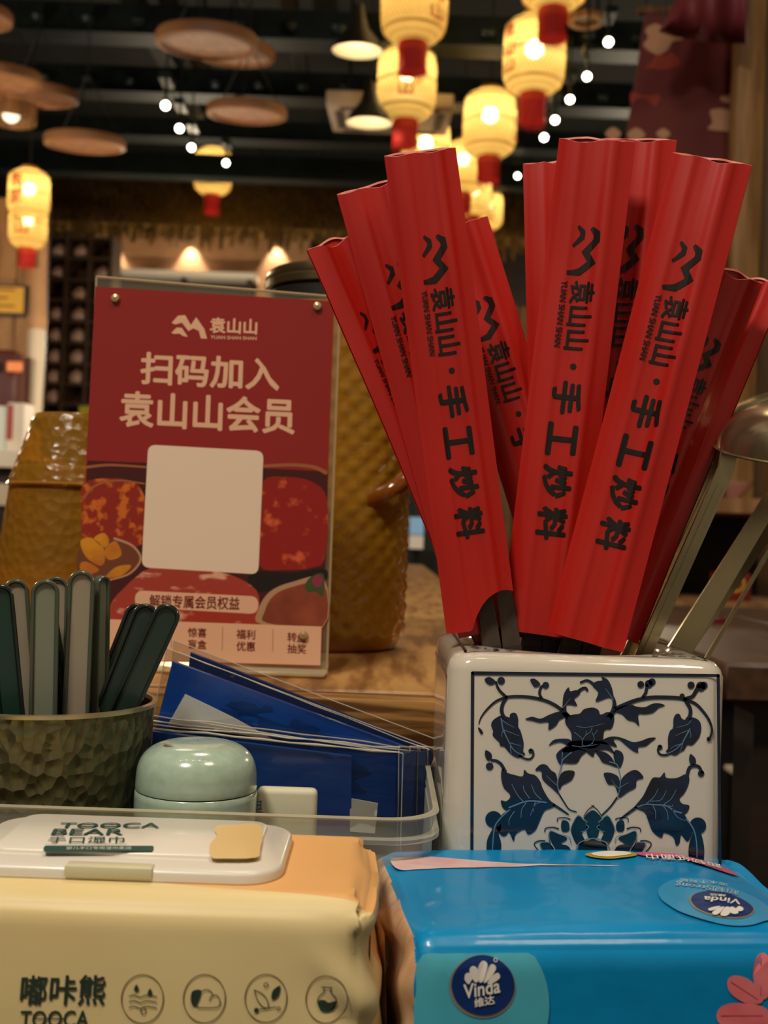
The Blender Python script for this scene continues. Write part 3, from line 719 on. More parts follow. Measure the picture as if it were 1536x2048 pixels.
# ------------------------------------------------------------------ porcelain holder
BX0, BX1, BY0, BY1 = at(893, 1450, .42).x, at(1455, 1450, .42).x, .42, .523
BZ1 = at(1180, 1309, .43).z
M_porc = mat('glazed_porcelain', '#cfc6b6', .12, coat=.6, coat_rough=.03, sss=.0)
M_cob = mat('cobalt_brushwork', '#081423', .14, coat=.6, coat_rough=.03, var=(110, '#0c2440'))
M_cobl = mat('cobalt_wash', '#5d83a3', .14, coat=.6, coat_rough=.03)
M_cobt = mat('cobalt_teal', '#102e3e', .14, coat=.6, coat_rough=.03, var=(120, '#0a1e2e'))
hold = thing('porcelain_holder', 'square white porcelain holder painted with blue lotus and vines', 'utensil holder', ((BX0 + BX1) / 2, (BY0 + BY1) / 2, SZ))
cx, cy = (BX0 + BX1) / 2, (BY0 + BY1) / 2; hx, hy = (BX1 - BX0) / 2, (BY1 - BY0) / 2
def rrect(ins, r):
    out = []; a, b = hx - ins, hy - ins; r = min(r, a, b)
    for (sx, sy, a0) in ((1, 1, 0), (-1, 1, 90), (-1, -1, 180), (1, -1, 270)):
        for k in range(7): an = R(a0 + 15 * k); out.append((sx * (a - r) + r * math.cos(an), sy * (b - r) + r * math.sin(an)))
        nx = {0: (-1, 1), 90: (-1, -1), 180: (1, -1), 270: (1, 1)}[a0]
        p = out[-1]; nsx, nsy = nx; q0 = ((nsx) * (a - r) + r * math.cos(R(a0 + 90)), (nsy) * (b - r) + r * math.sin(R(a0 + 90)))
        for k in (1, 2, 3, 4, 5): out.append((lerp(p[0], q0[0], k / 6), lerp(p[1], q0[1], k / 6)))
    return out
rings = []
for ins, z, r in ((.006, SZ, .006), (.001, SZ + .003, .008), (0, SZ + .008, .008), (0, BZ1 - .0065, .008), (.0008, BZ1 - .0035, .008), (.0025, BZ1 - .0012, .008), (.006, BZ1, .008)):
    rings.append([(x + cx, y + cy, z) for x, y in rrect(ins, r)])
base = rrect(0, .008); HR = .0425
for rr_, z in ((HR, BZ1), (HR - .0015, BZ1 - .002), (HR - .002, BZ1 - .006), (HR - .002, SZ + .008), (.001, SZ + .008)):
    q = []
    for x, y in base:
        a = math.atan2(y, x); q.append((cx + rr_ * math.cos(a), cy + rr_ * math.sin(a), z))
    rings.append(q)
n = len(base); m_ = MB(); m_.add([p for rg in rings for p in rg], [(j * n + i, j * n + (i + 1) % n, (j + 1) * n + (i + 1) % n, (j + 1) * n + i) for j in range(len(rings) - 1) for i in range(n)])
m_.f.append(tuple(reversed(range(n)))); m_.build('body', M_porc, hold, 50)
HP = PL((BX0, BY0, SZ), (1, 0, 0), (0, 0, 1))
Lp = lambda p: (880 + p[0] / 4.997, 1310 + p[1] / 4.995)
Rp = lambda p: (1160 + p[0] / 4.955, 1310 + p[1] / 4.954)
Fp = lambda p: (860 + p[0] / 2.272, 1200 + p[1] / 2.272)
dark, light, teal, brd = MB(), MB(), MB(), MB()
def sh(f, pts, mb=dark, lift=.0003, k=4): HP.shape(mb, [f(p) for p in pts], lift, True, k)
def st(f, pts, w0, w1=None, mb=dark, lift=.0003): HP.stroke(mb, [f(p) for p in pts], w0 / 5, (w0 if w1 is None else w1) / 5, lift)
def ds(f, c, r_, mb=dark, lift=.00032): q = f(c); HP.disc(mb, q, r_ / 5, r_ / 5, lift, 18)
# border
for a, b, w_ in (((945, 1346), (1436, 1351), 7), ((945, 1346), (943, 1800), 6.5), ((1436, 1351), (1440, 1800), 6.5)): HP.stroke(brd, [a, b], w_, w_ * .9, .0003)
brd.build('border_line', M_cob, hold, 0)
V = .00055
# left half
st(Lp, [(1230, 560), (1150, 500), (1040, 450), (900, 420), (760, 412), (660, 420)], 34, 30)
st(Lp, [(660, 420), (560, 460), (470, 540), (410, 620), (388, 685)], 28, 10)
st(Lp, [(655, 412), (600, 360), (570, 310), (560, 270)], 30, 24); sh(Lp, [(445, 240), (490, 218), (540, 245), (555, 275), (510, 298), (465, 280)]); ds(Lp, (610, 255), 38)
st(Lp, [(1020, 440), (995, 390), (1000, 340), (1018, 310)], 30, 24); sh(Lp, [(900, 245), (940, 235), (985, 265), (1000, 300), (950, 320), (920, 290)]); ds(Lp, (1055, 300), 34)
st(Lp, [(660, 430), (625, 490), (615, 560), (640, 620), (680, 640)], 34, 40)
sh(Lp, [(600, 605), (530, 650), (510, 700), (530, 760), (525, 800), (560, 840), (590, 870), (600, 905), (640, 915), (680, 960), (710, 990), (760, 1020), (800, 1020), (850, 990), (830, 960), (835, 900), (830, 850), (805, 760), (780, 710), (780, 640), (765, 590), (735, 575), (700, 590), (690, 630), (650, 645), (625, 620)])
st(Lp, [(610, 630), (630, 740), (690, 870), (740, 950), (830, 1000)], 12, 8, light, V); st(Lp, [(635, 745), (700, 770), (790, 805)], 8, 4, light, V); st(Lp, [(620, 650), (680, 690), (740, 720)], 8, 4, light, V)
st(Lp, [(690, 870), (750, 890), (810, 905)], 8, 4, light, V); st(Lp, [(630, 745), (615, 790), (620, 815)], 8, 4, light, V); st(Lp, [(700, 890), (705, 950), (715, 980)], 8, 4, light, V)
st(Lp, [(780, 1000), (840, 1030), (895, 1038), (932, 1000), (925, 955), (905, 950)], 20); ds(Lp, (907, 957), 25)
sh(Lp, [(1225, 530), (1230, 420), (1250, 360), (1285, 320), (1300, 360), (1360, 350), (1400, 380), (1360, 420), (1340, 440), (1370, 505), (1300, 495), (1255, 500)])
st(Lp, [(1370, 370), (1420, 335), (1455, 330), (1470, 352)], 34, 24); st(Lp, [(1220, 525), (1245, 500), (1300, 430)], 10, 4, light, V); st(Lp, [(1240, 520), (1240, 570), (1300, 640)], 44, 60)
sh(Lp, [(850, 640), (920, 615), (1000, 635), (1080, 600), (1160, 570), (1230, 560), (1290, 600), (1250, 620), (1190, 650), (1160, 700), (1085, 745), (1080, 670), (1000, 675), (920, 655)])
sh(Lp, [(380, 720), (410, 740), (430, 775), (410, 790), (385, 750)])
sh(Lp, [(1085, 905), (1130, 850), (1200, 835), (1290, 840), (1340, 890), (1300, 930), (1270, 900), (1200, 870), (1130, 885)])
sh(Lp, [(1300, 920), (1240, 920), (1180, 965), (1160, 1010), (1195, 1090), (1240, 1080), (1300, 1085), (1370, 1075), (1410, 1010), (1460, 960), (1400, 930), (1350, 905)])
st(Lp, [(1310, 970), (1225, 1045), (1205, 1130), (1178, 1230), (1170, 1290), (1190, 1380)], 12, 8, light, V); st(Lp, [(1222, 970), (1215, 1050)], 9, 6, light, V)
sh(Lp, [(950, 1150), (1000, 1095), (1060, 1095), (1110, 1150), (1160, 1190), (1175, 1300), (1190, 1390), (1120, 1330), (1060, 1280), (1020, 1230), (1010, 1160)])
sh(Lp, [(1180, 1300), (1190, 1220), (1230, 1165), (1300, 1150), (1345, 1170), (1320, 1240), (1270, 1275), (1220, 1300), (1195, 1345)])
st(Lp, [(1170, 1300), (1110, 1250), (1060, 1200)], 7, 4, light, V)
st(Lp, [(1190, 1390), (1240, 1470), (1290, 1540), (1360, 1565)], 16, 12)
sh(Lp, [(1150, 1500), (1090, 1440), (1030, 1340), (1000, 1260), (950, 1200), (880, 1180), (840, 1145), (825, 1210), (740, 1195), (660, 1170), (630, 1130), (610, 1170), (615, 1260), (640, 1330), (690, 1380), (700, 1420), (660, 1460), (610, 1450), (615, 1500), (650, 1545), (720, 1540), (680, 1560), (620, 1590), (560, 1690), (580, 1760), (620, 1805), (660, 1800), (690, 1770), (735, 1860), (755, 1790), (840, 1740), (880, 1790), (950, 1750), (990, 1670), (1040, 1560), (1100, 1530)])
st(Lp, [(650, 1160), (610, 1090), (560, 1055), (515, 1050)], 34, 26); sh(Lp, [(455, 950), (510, 980), (515, 1030), (480, 1055), (450, 1010)]); ds(Lp, (495, 1110), 38)
st(Lp, [(1120, 1485), (1200, 1535), (1280, 1590)], 30, 16)
st(Lp, [(1060, 1470), (950, 1455), (850, 1460), (740, 1500), (690, 1520)], 14, 16, light, V)
for q in ([(1010, 1440), (950, 1380), (910, 1290)], [(890, 1425), (840, 1350), (830, 1300)], [(830, 1460), (770, 1390), (715, 1285)], [(950, 1465), (935, 1510), (930, 1560)], [(860, 1470), (815, 1540), (808, 1625)], [(740, 1560), (690, 1640), (690, 1700)], [(1000, 1470), (950, 1490), (900, 1600)]): st(Lp, q, 9, 5, light, V)
ds(Lp, (535, 1640), 84); sh(Lp, [(545, 1690), (510, 1760), (470, 1850), (465, 1975), (480, 2150), (560, 2150), (600, 1990), (610, 1880), (585, 1780), (610, 1740), (600, 1670)])
st(Lp, [(690, 1545), (590, 1640), (540, 1740), (520, 1990)], 15, 10, light, V)
# right half
st(Rp, [(330, 540), (440, 490), (560, 445), (700, 420), (850, 418), (980, 425), (1040, 440)], 40, 36)
st(Rp, [(1030, 435), (1140, 480), (1220, 560), (1280, 650), (1305, 740), (1290, 810), (1270, 835)], 32, 20); ds(Rp, (1275, 830), 23)
st(Rp, [(610, 430), (650, 370), (660, 300)], 32, 30); ds(Rp, (600, 290), 34); ds(Rp, (680, 285), 40); ds(Rp, (712, 265), 36)
st(Rp, [(1040, 430), (1110, 410), (1150, 350), (1175, 310)], 34, 44); ds(Rp, (1098, 297), 36); ds(Rp, (1195, 310), 48); ds(Rp, (1225, 300), 38); ds(Rp, (1010, 405), 26)
st(Rp, [(1050, 460), (1090, 530), (1088, 600), (1060, 640)], 36, 40)
sh(Rp, [(1110, 615), (1180, 650), (1200, 720), (1185, 800), (1160, 840), (1110, 890), (1060, 890), (1030, 940), (990, 960), (960, 985), (920, 990), (850, 955), (870, 920), (870, 820), (890, 750), (920, 720), (925, 630), (950, 585), (985, 585), (1010, 630), (1060, 640)])
st(Rp, [(1085, 730), (1030, 830), (1000, 880), (930, 940), (860, 975)], 14, 8, light, V)
for q in ([(1070, 745), (1000, 770), (940, 800)], [(1080, 740), (1095, 780), (1090, 820)], [(1020, 855), (1000, 920), (985, 955)], [(1095, 650), (1050, 690), (950, 715)], [(990, 880), (930, 900), (890, 930)]): st(Rp, q, 8, 4, light, V)
st(Rp, [(900, 970), (840, 990), (790, 980), (770, 940), (788, 905)], 22); ds(Rp, (790, 912), 26)
sh(Rp, [(320, 560), (400, 510), (500, 490), (560, 510), (640, 515), (720, 480), (790, 478), (840, 500), (780, 520), (720, 570), (640, 585), (575, 590), (585, 700), (540, 660), (470, 640), (420, 590), (370, 570)])
sh(Rp, [(190, 870), (260, 820), (340, 805), (430, 825), (520, 860), (600, 850), (680, 820), (750, 820), (700, 860), (650, 900), (575, 915), (575, 965), (520, 945), (450, 890), (390, 840), (330, 838), (365, 910), (290, 890)])
sh(Rp, [(210, 215), (270, 240), (310, 310), (330, 400), (325, 440), (280, 420), (155, 460), (180, 370), (120, 300), (160, 260), (220, 250)]); st(Rp, [(130, 285), (70, 250), (5, 270)], 30, 20); st(Rp, [(325, 420), (340, 480), (325, 560), (270, 640)], 28, 60)
st(Rp, [(325, 440), (310, 415), (250, 330)], 10, 5, light, V)
sh(Rp, [(150, 950), (240, 960), (300, 1000), (340, 1060), (370, 1110), (290, 1085), (220, 1060), (190, 1010)]); sh(Rp, [(330, 1000), (350, 940), (410, 960), (430, 1020), (400, 1110), (360, 1090)])
sh(Rp, [(235, 1170), (300, 1165), (360, 1190), (385, 1220), (400, 1300), (375, 1370), (340, 1290), (280, 1280), (250, 1230)]); sh(Rp, [(400, 1260), (440, 1190), (520, 1140), (580, 1150), (628, 1215), (560, 1240), (550, 1310), (480, 1350), (380, 1410)])
st(Rp, [(290, 1055), (360, 1080), (380, 1130), (398, 1220), (390, 1320), (370, 1410)], 12, 8, light, V); st(Rp, [(395, 1330), (340, 1280), (310, 1230)], 7, 4, light, V); st(Rp, [(395, 1310), (440, 1280), (480, 1260)], 7, 4, light, V)
st(Rp, [(365, 1410), (300, 1500), (215, 1585)], 18, 14)
sh(Rp, [(540, 1500), (620, 1400), (670, 1300), (720, 1215), (790, 1210), (835, 1160), (855, 1215), (960, 1215), (1040, 1180), (1080, 1210), (1070, 1290), (1030, 1370), (985, 1420), (1010, 1470), (1080, 1490), (1065, 1550), (1035, 1580), (1060, 1620), (1110, 1740), (1080, 1830), (1050, 1840), (1000, 1780), (985, 1860), (950, 1885), (920, 1800), (830, 1760), (805, 1810), (720, 1750), (680, 1660), (640, 1560), (560, 1520)])
st(Rp, [(1060, 1190), (1080, 1120), (1120, 1095), (1175, 1105), (1205, 1160)], 36, 30); sh(Rp, [(1090, 980), (1140, 1020), (1145, 1070), (1110, 1090), (1080, 1050)]); ds(Rp, (1198, 1172), 33)
st(Rp, [(570, 1495), (470, 1570), (395, 1625)], 34, 16)
st(Rp, [(570, 1500), (650, 1475), (740, 1480), (850, 1490), (930, 1540), (1000, 1560)], 10, 16, light, V)
for q in ([(660, 1465), (730, 1400), (770, 1320)], [(700, 1445), (800, 1430), (850, 1340)], [(830, 1475), (900, 1420), (950, 1330)], [(720, 1490), (745, 1550), (745, 1620)], [(820, 1490), (860, 1550), (870, 1630)], [(910, 1520), (960, 1600), (1040, 1640)], [(860, 1490), (910, 1495), (910, 1480)]): st(Rp, q, 9, 5, light, V)
ds(Rp, (1165, 1690), 84); sh(Rp, [(1120, 1740), (1080, 1870), (1075, 2000), (1110, 2150), (1200, 2150), (1225, 2010), (1225, 1880), (1185, 1740), (1100, 1660)])
st(Rp, [(1050, 1620), (1120, 1720), (1150, 1850), (1155, 2000)], 15, 10, light, V)
# upper flower
sh(Fp, [(615, 560), (618, 532), (650, 520), (680, 515), (700, 495), (740, 488), (765, 500), (775, 520), (810, 508), (836, 530), (825, 582), (792, 592), (782, 640), (748, 672), (690, 670), (648, 652), (640, 600)])
sh(Fp, [(650, 640), (620, 660), (600, 690), (640, 690), (690, 680), (740, 712), (750, 690), (800, 680), (840, 700), (810, 655), (770, 640)])
for q in ([(655, 600), (690, 630), (690, 660)], [(735, 580), (725, 600), (700, 620), (690, 650), (705, 662), (740, 650)], [(735, 600), (745, 630), (730, 655)], [(760, 590), (745, 610)], [(710, 595), (705, 615)], [(665, 572), (700, 578), (740, 572), (790, 560)], [(645, 660), (690, 665), (760, 655)]): HP.stroke(light, [Fp(p) for p in q], 1.3, .8, V)
# lotus, mirrored about its own middle
mir = lambda p: (250 - p[0], p[1])
for f in (lambda p: Rp(p), lambda p: Rp(mir(p))):
    for q in ([(190, 1670), (230, 1620), (270, 1585), (310, 1650), (340, 1740), (300, 1850), (260, 1880), (205, 1840), (232, 1760), (180, 1720)], [(390, 1800), (450, 1780), (548, 1745), (545, 1830), (490, 1930), (440, 2050), (300, 2050), (360, 1900), (440, 1870), (385, 1830)], [(560, 1860), (645, 1870), (600, 1960), (540, 1990), (500, 1940)], [(365, 1655), (430, 1640), (432, 1740), (362, 1740)]): sh(f, q, teal)
    for q, w_ in (([(115, 1490), (170, 1530), (215, 1595)], 10), ([(350, 1625), (400, 1610), (470, 1615), (475, 1650)], 12), ([(465, 1720), (520, 1705), (590, 1715), (600, 1750)], 14), ([(600, 1840), (660, 1840), (705, 1875), (640, 1960)], 14), ([(560, 1770), (550, 1860), (500, 1950)], 9)): st(f, q, w_, w_ * .7)
    for q in ([(180, 1650), (270, 1590), (330, 1680), (345, 1745)], [(190, 1680), (165, 1700), (200, 1735), (240, 1745)], [(345, 1860), (360, 1800), (450, 1775), (550, 1740), (552, 1840)], [(560, 1850), (650, 1865), (605, 1960)]): st(f, q, 9, 6, light, V)
sh(Rp, [(35, 1620), (70, 1570), (125, 1535), (180, 1570), (215, 1620), (185, 1660), (190, 1720), (165, 1810), (85, 1810), (60, 1720), (65, 1660)], teal)
sh(Rp, [(-20, 1930), (0, 1860), (60, 1840), (125, 1825), (190, 1840), (250, 1860), (270, 1930), (240, 1990), (125, 2010), (10, 1990)])
st(Rp, [(-45, 1960), (-20, 1870), (50, 1830), (125, 1812), (200, 1830), (270, 1870), (295, 1960)], 12, 12, light, V)
dark.build('painted_vines', M_cob, hold, 0); light.build('painted_veins', M_cobl, hold, 0); teal.build('painted_lotus', M_cobt, hold, 0)
# top border and corner sprays, side border
TP = PL((cx, cy, BZ1), (1, 0, 0), (0, 1, 0)); m_ = MB()
q = .0065
for (a, b) in (((-hx + q, -hy + q), (hx - q, -hy + q)), ((-hx + q, hy - q), (hx - q, hy - q)), ((-hx + q, -hy + q), (-hx + q, hy - q)), ((hx - q, -hy + q), (hx - q, hy - q))):
    lo = (min(a[0], b[0]) - .0006, min(a[1], b[1]) - .0006); hi = (max(a[0], b[0]) + .0006, max(a[1], b[1]) + .0006)
    m_.poly([TP.pt(p, .00025) for p in ((lo[0], lo[1]), (hi[0], lo[1]), (hi[0], hi[1]), (lo[0], hi[1]))])
for sx in (-1, 1):
    for sy in (-1, 1):
        for k in range(26):
            a = random.uniform(0, .0175); b = random.uniform(0, .0175)
            x, y = sx * (hx - .010 - a), sy * (hy - .010 - b)
            if math.hypot(x, y) < HR + .002: continue
            an = random.uniform(0, 6.3); l_, w_ = random.uniform(.0015, .003), random.uniform(.0005, .0011)
            c_, s_ = math.cos(an), math.sin(an)
            m_.poly([TP.pt((x + l_ * c_, y + l_ * s_), .0003 + k * 4e-6), TP.pt((x - w_ * s_, y + w_ * c_), .0003 + k * 4e-6), TP.pt((x - l_ * c_, y - l_ * s_), .0003 + k * 4e-6), TP.pt((x + w_ * s_, y - w_ * c_), .0003 + k * 4e-6)])
m_.build('rim_painting', M_cob, hold, 0)
m_ = MB()
for (y0, y1, z0, z1) in ((BY0 + .008, BY0 + .0093, SZ + .01, BZ1 - .009), (BY1 - .0093, BY1 - .008, SZ + .01, BZ1 - .009), (BY0 + .008, BY1 - .008, BZ1 - .0103, BZ1 - .009)):
    m_.poly([(BX0 - .0003, y0, z0), (BX0 - .0003, y1, z0), (BX0 - .0003, y1, z1), (BX0 - .0003, y0, z1)])
m_.build('side_border', M_cob, hold, 0)

# ------------------------------------------------------------------ red paper sleeves
LOGO = [[(.03, .63), (.20, .96), (.39, 1.0), (.55, .57), (.69, .93), (.92, .42), (1.0, 0), (.83, 0), (.77, .33), (.62, .43), (.49, .30), (.31, .66), (.13, .56)],
        [(.03, .18), (.17, .43), (.31, .43), (.48, .04), (.34, .07), (.25, .17), (.12, .14)]]
LOGO2 = [[(.01, .60), (.10, .94), (.31, 1.0), (.53, .70), (.76, .92), (.97, .36), (1.0, 0), (.87, .04), (.87, .34), (.73, .66), (.53, .47), (.32, .77), (.16, .74), (.03, .60)],
         [(0, .17), (0, .34), (.16, .51), (.27, .51), (.45, .13), (.38, .09), (.24, .30), (.10, .30)]]
M_sleeve = mat('red_sleeve_paper', '#b51a10', .38, coat=.22, coat_rough=.2, bump=(35, .05))
M_sleeve_edge_hi = mat('sleeve_edge_highlight', '#d9786a', .5)
M_ink = mat('sleeve_black_ink', '#1c130f', .35, coat=.2, coat_rough=.2)
NU = 30
PROF = [(0, 0), (.05, .0006), (.10, .0014), (.22, .0026), (.30, .0030), (.36, .0021), (.50, .0017), (.60, .0020), (.70, .0034), (.76, .0034), (.84, .0016), (.93, .0006), (1, 0)]
US = sorted(set([round(i / NU, 4) for i in range(NU + 1)]))
def sleeve_text():
    bm = bmesh.new()
    def put(v, f, s0, s1, u0, u1):
        vv = [bm.verts.new((u0 + p[1] * (u1 - u0), s0 + p[0] * (s1 - s0), (p[2] if len(p) > 2 else 0) * 1.2e-5)) for p in v]
        for q in f:
            try: bm.faces.new([vv[i] for i in q])
            except ValueError: pass
    for q, w_ in (([(383, 390), (406, 410), (408, 435), (370, 478), (397, 515), (352, 552), (306, 558)], 25), ([(330, 386), (350, 405), (350, 425), (318, 460)], 19)):
        n_ = len(q); C_ = [Vector(p) for p in q]; L_ = []
        for i in range(n_):
            a = (C_[i] - C_[i - 1]).normalized() if i else None; b = (C_[i + 1] - C_[i]).normalized() if i < n_ - 1 else None
            t_ = ((a or b) + (b or a)).normalized(); m2 = Vector((-t_.y, t_.x)); k_ = w_ / 2 / max(.55, m2.dot(Vector((-(a or b).y, (a or b).x)))) * (.55 if i in (0, n_ - 1) else 1)
            L_ += [C_[i] + m2 * k_, C_[i] - m2 * k_]
        put([((p.y - 380) / 190, (p.x - 305) / 117) for p in L_], [(2 * i, 2 * i + 1, 2 * i + 3, 2 * i + 2) for i in range(n_ - 1)], .173, .278, .31, .70)
    v, f, _ = text2d('袁山山', .022); put(v, f, .285, .425, .38, .71)
    v, f, _ = text2d('YUAN SHAN SHAN', .012); put(v, f, .288, .422, .26, .345)
    n = 14; put([(.5 + .5 * math.cos(6.2832 * i / n), .5 + .5 * math.sin(6.2832 * i / n)) for i in range(n)], [tuple(range(n))], .452, .464, .50, .585)
    for k, ch in enumerate('手工炒料'):
        v, f, _ = text2d(ch, .036); c = .5215 + .0848 * k; put(v, f, c - .0335, c + .0335, .31, .71)
    bmesh.ops.triangulate(bm, faces=bm.faces[:])
    for u in US[1:-1]:
        bmesh.ops.bisect_plane(bm, geom=bm.verts[:] + bm.edges[:] + bm.faces[:], plane_co=(u, 0, 0), plane_no=(1, 0, 0), dist=1e-6)
    bm.verts.index_update()
    out = ([(p.co.x, p.co.y, p.co.z) for p in bm.verts], [tuple(q.index for q in fc.verts) for fc in bm.faces]); bm.free(); return out
SLT = sleeve_text()
SLV = {}
def sleeve(key, label, top, dt, bot, db, wpx, tw=0, amp=1.0, arch=0, slant=0.0, seed=0, flip=False):
    B, T = at(*bot, db), at(*top, dt); ax = (T - B); L = ax.length; ax.normalize()
    n0 = CAM - (B + T) / 2; n0 = (n0 - ax * n0.dot(ax)).normalized()
    q = Quaternion(ax, R(tw)); nn = q @ n0; ex = ax.cross(nn).normalized(); nn = ex.cross(ax).normalized()
    W = wpx / FPX * dt
    pr = lambda u: pinterp(1 - u if flip else u, PROF) * amp * .8
    rnd = random.Random(seed); ph = rnd.uniform(0, 6)
    def wob(u, v): return .0007 * math.sin(v * 7 + ph + u * 2) + .0005 * mnoise.noise(Vector((u * 3 + seed, v * 6, seed)))
    def P(u, h, f): return B + ax * h + ex * ((u - .5) * W) + nn * ((pr(u) if f else -.0012 - .75 * pr(u)) + wob(u, h / L))
    M_ = 16
    def topf(u): return L + (u - .5) * slant - .0016 * math.sin(math.pi * min(1, u / .9)) * (1 + .6 * math.sin(u * 9 + ph))
    def topb(u): return L + (u - .5) * slant + .0013 * math.sin(math.pi * u) * (1 + .5 * math.sin(u * 8 + ph))
    def botf(u):
        if arch and u > .36: return arch * math.sin(math.pi * min(1, (u - .36) / .64) ** .8 * .62)
        return 0.0
    t = thing('chopstick_sleeve', label, 'chopstick sleeve', B, 'red paper chopstick sleeves in the porcelain holder')
    fm = MB(); bk = MB()
    for mb, tf, bf, fr in ((fm, topf, botf, True), (bk, topb, (lambda u: (botf(u) + .006 if arch and u > .36 else .002)), False)):
        vs_ = [P(u, lerp(bf(u), tf(u), j / M_), fr) for j in range(M_ + 1) for u in US]; c = len(US)
        mb.add(vs_, [(j * c + i, j * c + i + 1, (j + 1) * c + i + 1, (j + 1) * c + i) for j in range(M_) for i in range(c - 1)])
    fo = fm.build('front_panel', M_sleeve, t, 60)
    bo = bk.build('back_panel', M_sleeve, t, 60)
    # paper thickness along the mouth, paler to paint in its edge highlight
    ed = MB()
    for tf, fr, o_ in ((topf, True, 1), (topb, False, -1)):
        a = [P(u, tf(u), fr) for u in US]; b = [p - nn * (.0005 * o_) + ax * .00025 for p in a]; a2 = [p - ax * .0006 - nn * (.0007 * o_) for p in a]
        k = len(US); ed.add(a + b + a2, [(i, i + 1, k + i + 1, k + i) for i in range(k - 1)] + [(k + i, k + i + 1, 2 * k + i + 1, 2 * k + i) for i in range(k - 1)])
    ed.build('mouth_edge', M_sleeve_edge_hi, t, 30)
    vs_ = []
    for u, s, z in SLT[0]: vs_.append(P(u, L * (1 - s), True) + nn * (.00022 + z))
    MB().add(vs_, SLT[1]).build('printed_lettering', M_ink, t, 0)
    SLV[key] = (B, T, ax, ex, nn, L, W)
sleeve('s1', 'tall red sleeve at the front left with an arched cut at its foot', (840, 304), .440, (964, 1258), .446, 145, 4, arch=.014, seed=1)
sleeve('s2', 'red sleeve in the middle, beside the rightmost front one, full lettering showing', (1194, 281), .449, (1076, 1268), .4525, 152, -3, seed=2)
sleeve('s3', 'red sleeve leaning right in front of all others on that side', (1424, 318), .428, (1170, 1283), .437, 158, -6, seed=3, amp=1.1)
sleeve('s4', 'red sleeve just left of the arched one, half its lettering covered', (742, 372), .452, (985, 1258), .4555, 142, 6, seed=4)
sleeve('s5', 'lowest red sleeve at the far left edge of the fan, overlapping the poster', (668, 482), .462, (1012, 1288), .463, 120, 26, seed=5)
sleeve('s6', 'red sleeve tip peeking behind the arched sleeve, leaning left', (912, 452), .492, (1175, 1290), .482, 132, 8, seed=6)
sleeve('s7', 'upright red sleeve showing only its left edge behind the middle one', (1116, 323), .486, (1140, 1268), .478, 140, 0, seed=7)
sleeve('s8', 'red sleeve squeezed between the middle and the front right sleeve', (1278, 279), .464, (1180, 1262), .464, 148, -4, seed=8)
sleeve('s9', 'shiny red sleeve right of the front right one, with a long highlight', (1468, 545), .452, (1195, 1262), .461, 128, 16, seed=9)
sleeve('s10', 'red sleeve hindmost at the far right, cut by the picture edge', (1512, 560), .472, (1222, 1266), .473, 120, -24, seed=10)
# chopsticks
M_chop = mat('dark_chopstick_wood', '#2b2018', .5, var=(30, '#46362a'), stretch=(3, 3, .3))
def chop(px, key, d, label, w_=.0036):
    _, _, ax, ex, nn, L, W = SLV[key]
    p = at(px, 1290, d); lo = p - ax * ((p.z - (SZ + .012)) / ax.z); hi = p + ax * .030 + Vector((0, .004, 0))
    c2 = Vector((cx, cy)); f = Vector((lo.x, lo.y)) - c2
    if f.length > .030: f = f.normalized() * .030; lo.x, lo.y = c2.x + f.x, c2.y + f.y
    t = thing('chopstick', label, 'chopstick', lo, 'dark wooden chopsticks in the porcelain holder')
    MB().tube([lo, p, hi], [1.15, 1.0, .75], flat=(w_, w_, (0, -1, 0))).build('shaft', M_chop, t, 0)
    MB().tube([lo - ax * .0005, lo + ax * .004], [1.2, 1.2], flat=(w_, w_, (0, -1, 0))).build('end_cap', mat('chopstick_end', '#191310', .4), t, 0)
for px, key, d, lb in ((982, 's1', .453, 'dark chopstick showing in the arched cut, nearest the holder corner'), (1022, 's1', .454, 'dark chopstick showing in the arched cut, beside the first one'),
        (1062, 's2', .460, 'dark chopstick below the middle sleeve, left of the pair'), (1100, 's2', .461, 'dark chopstick below the middle sleeve, right of the pair'),
        (1140, 's3', .4485, 'dark chopstick below the front right sleeve, left of the pair'), (1182, 's3', .4495, 'dark chopstick below the front right sleeve, right of the pair')):
    chop(px, key, d, lb)

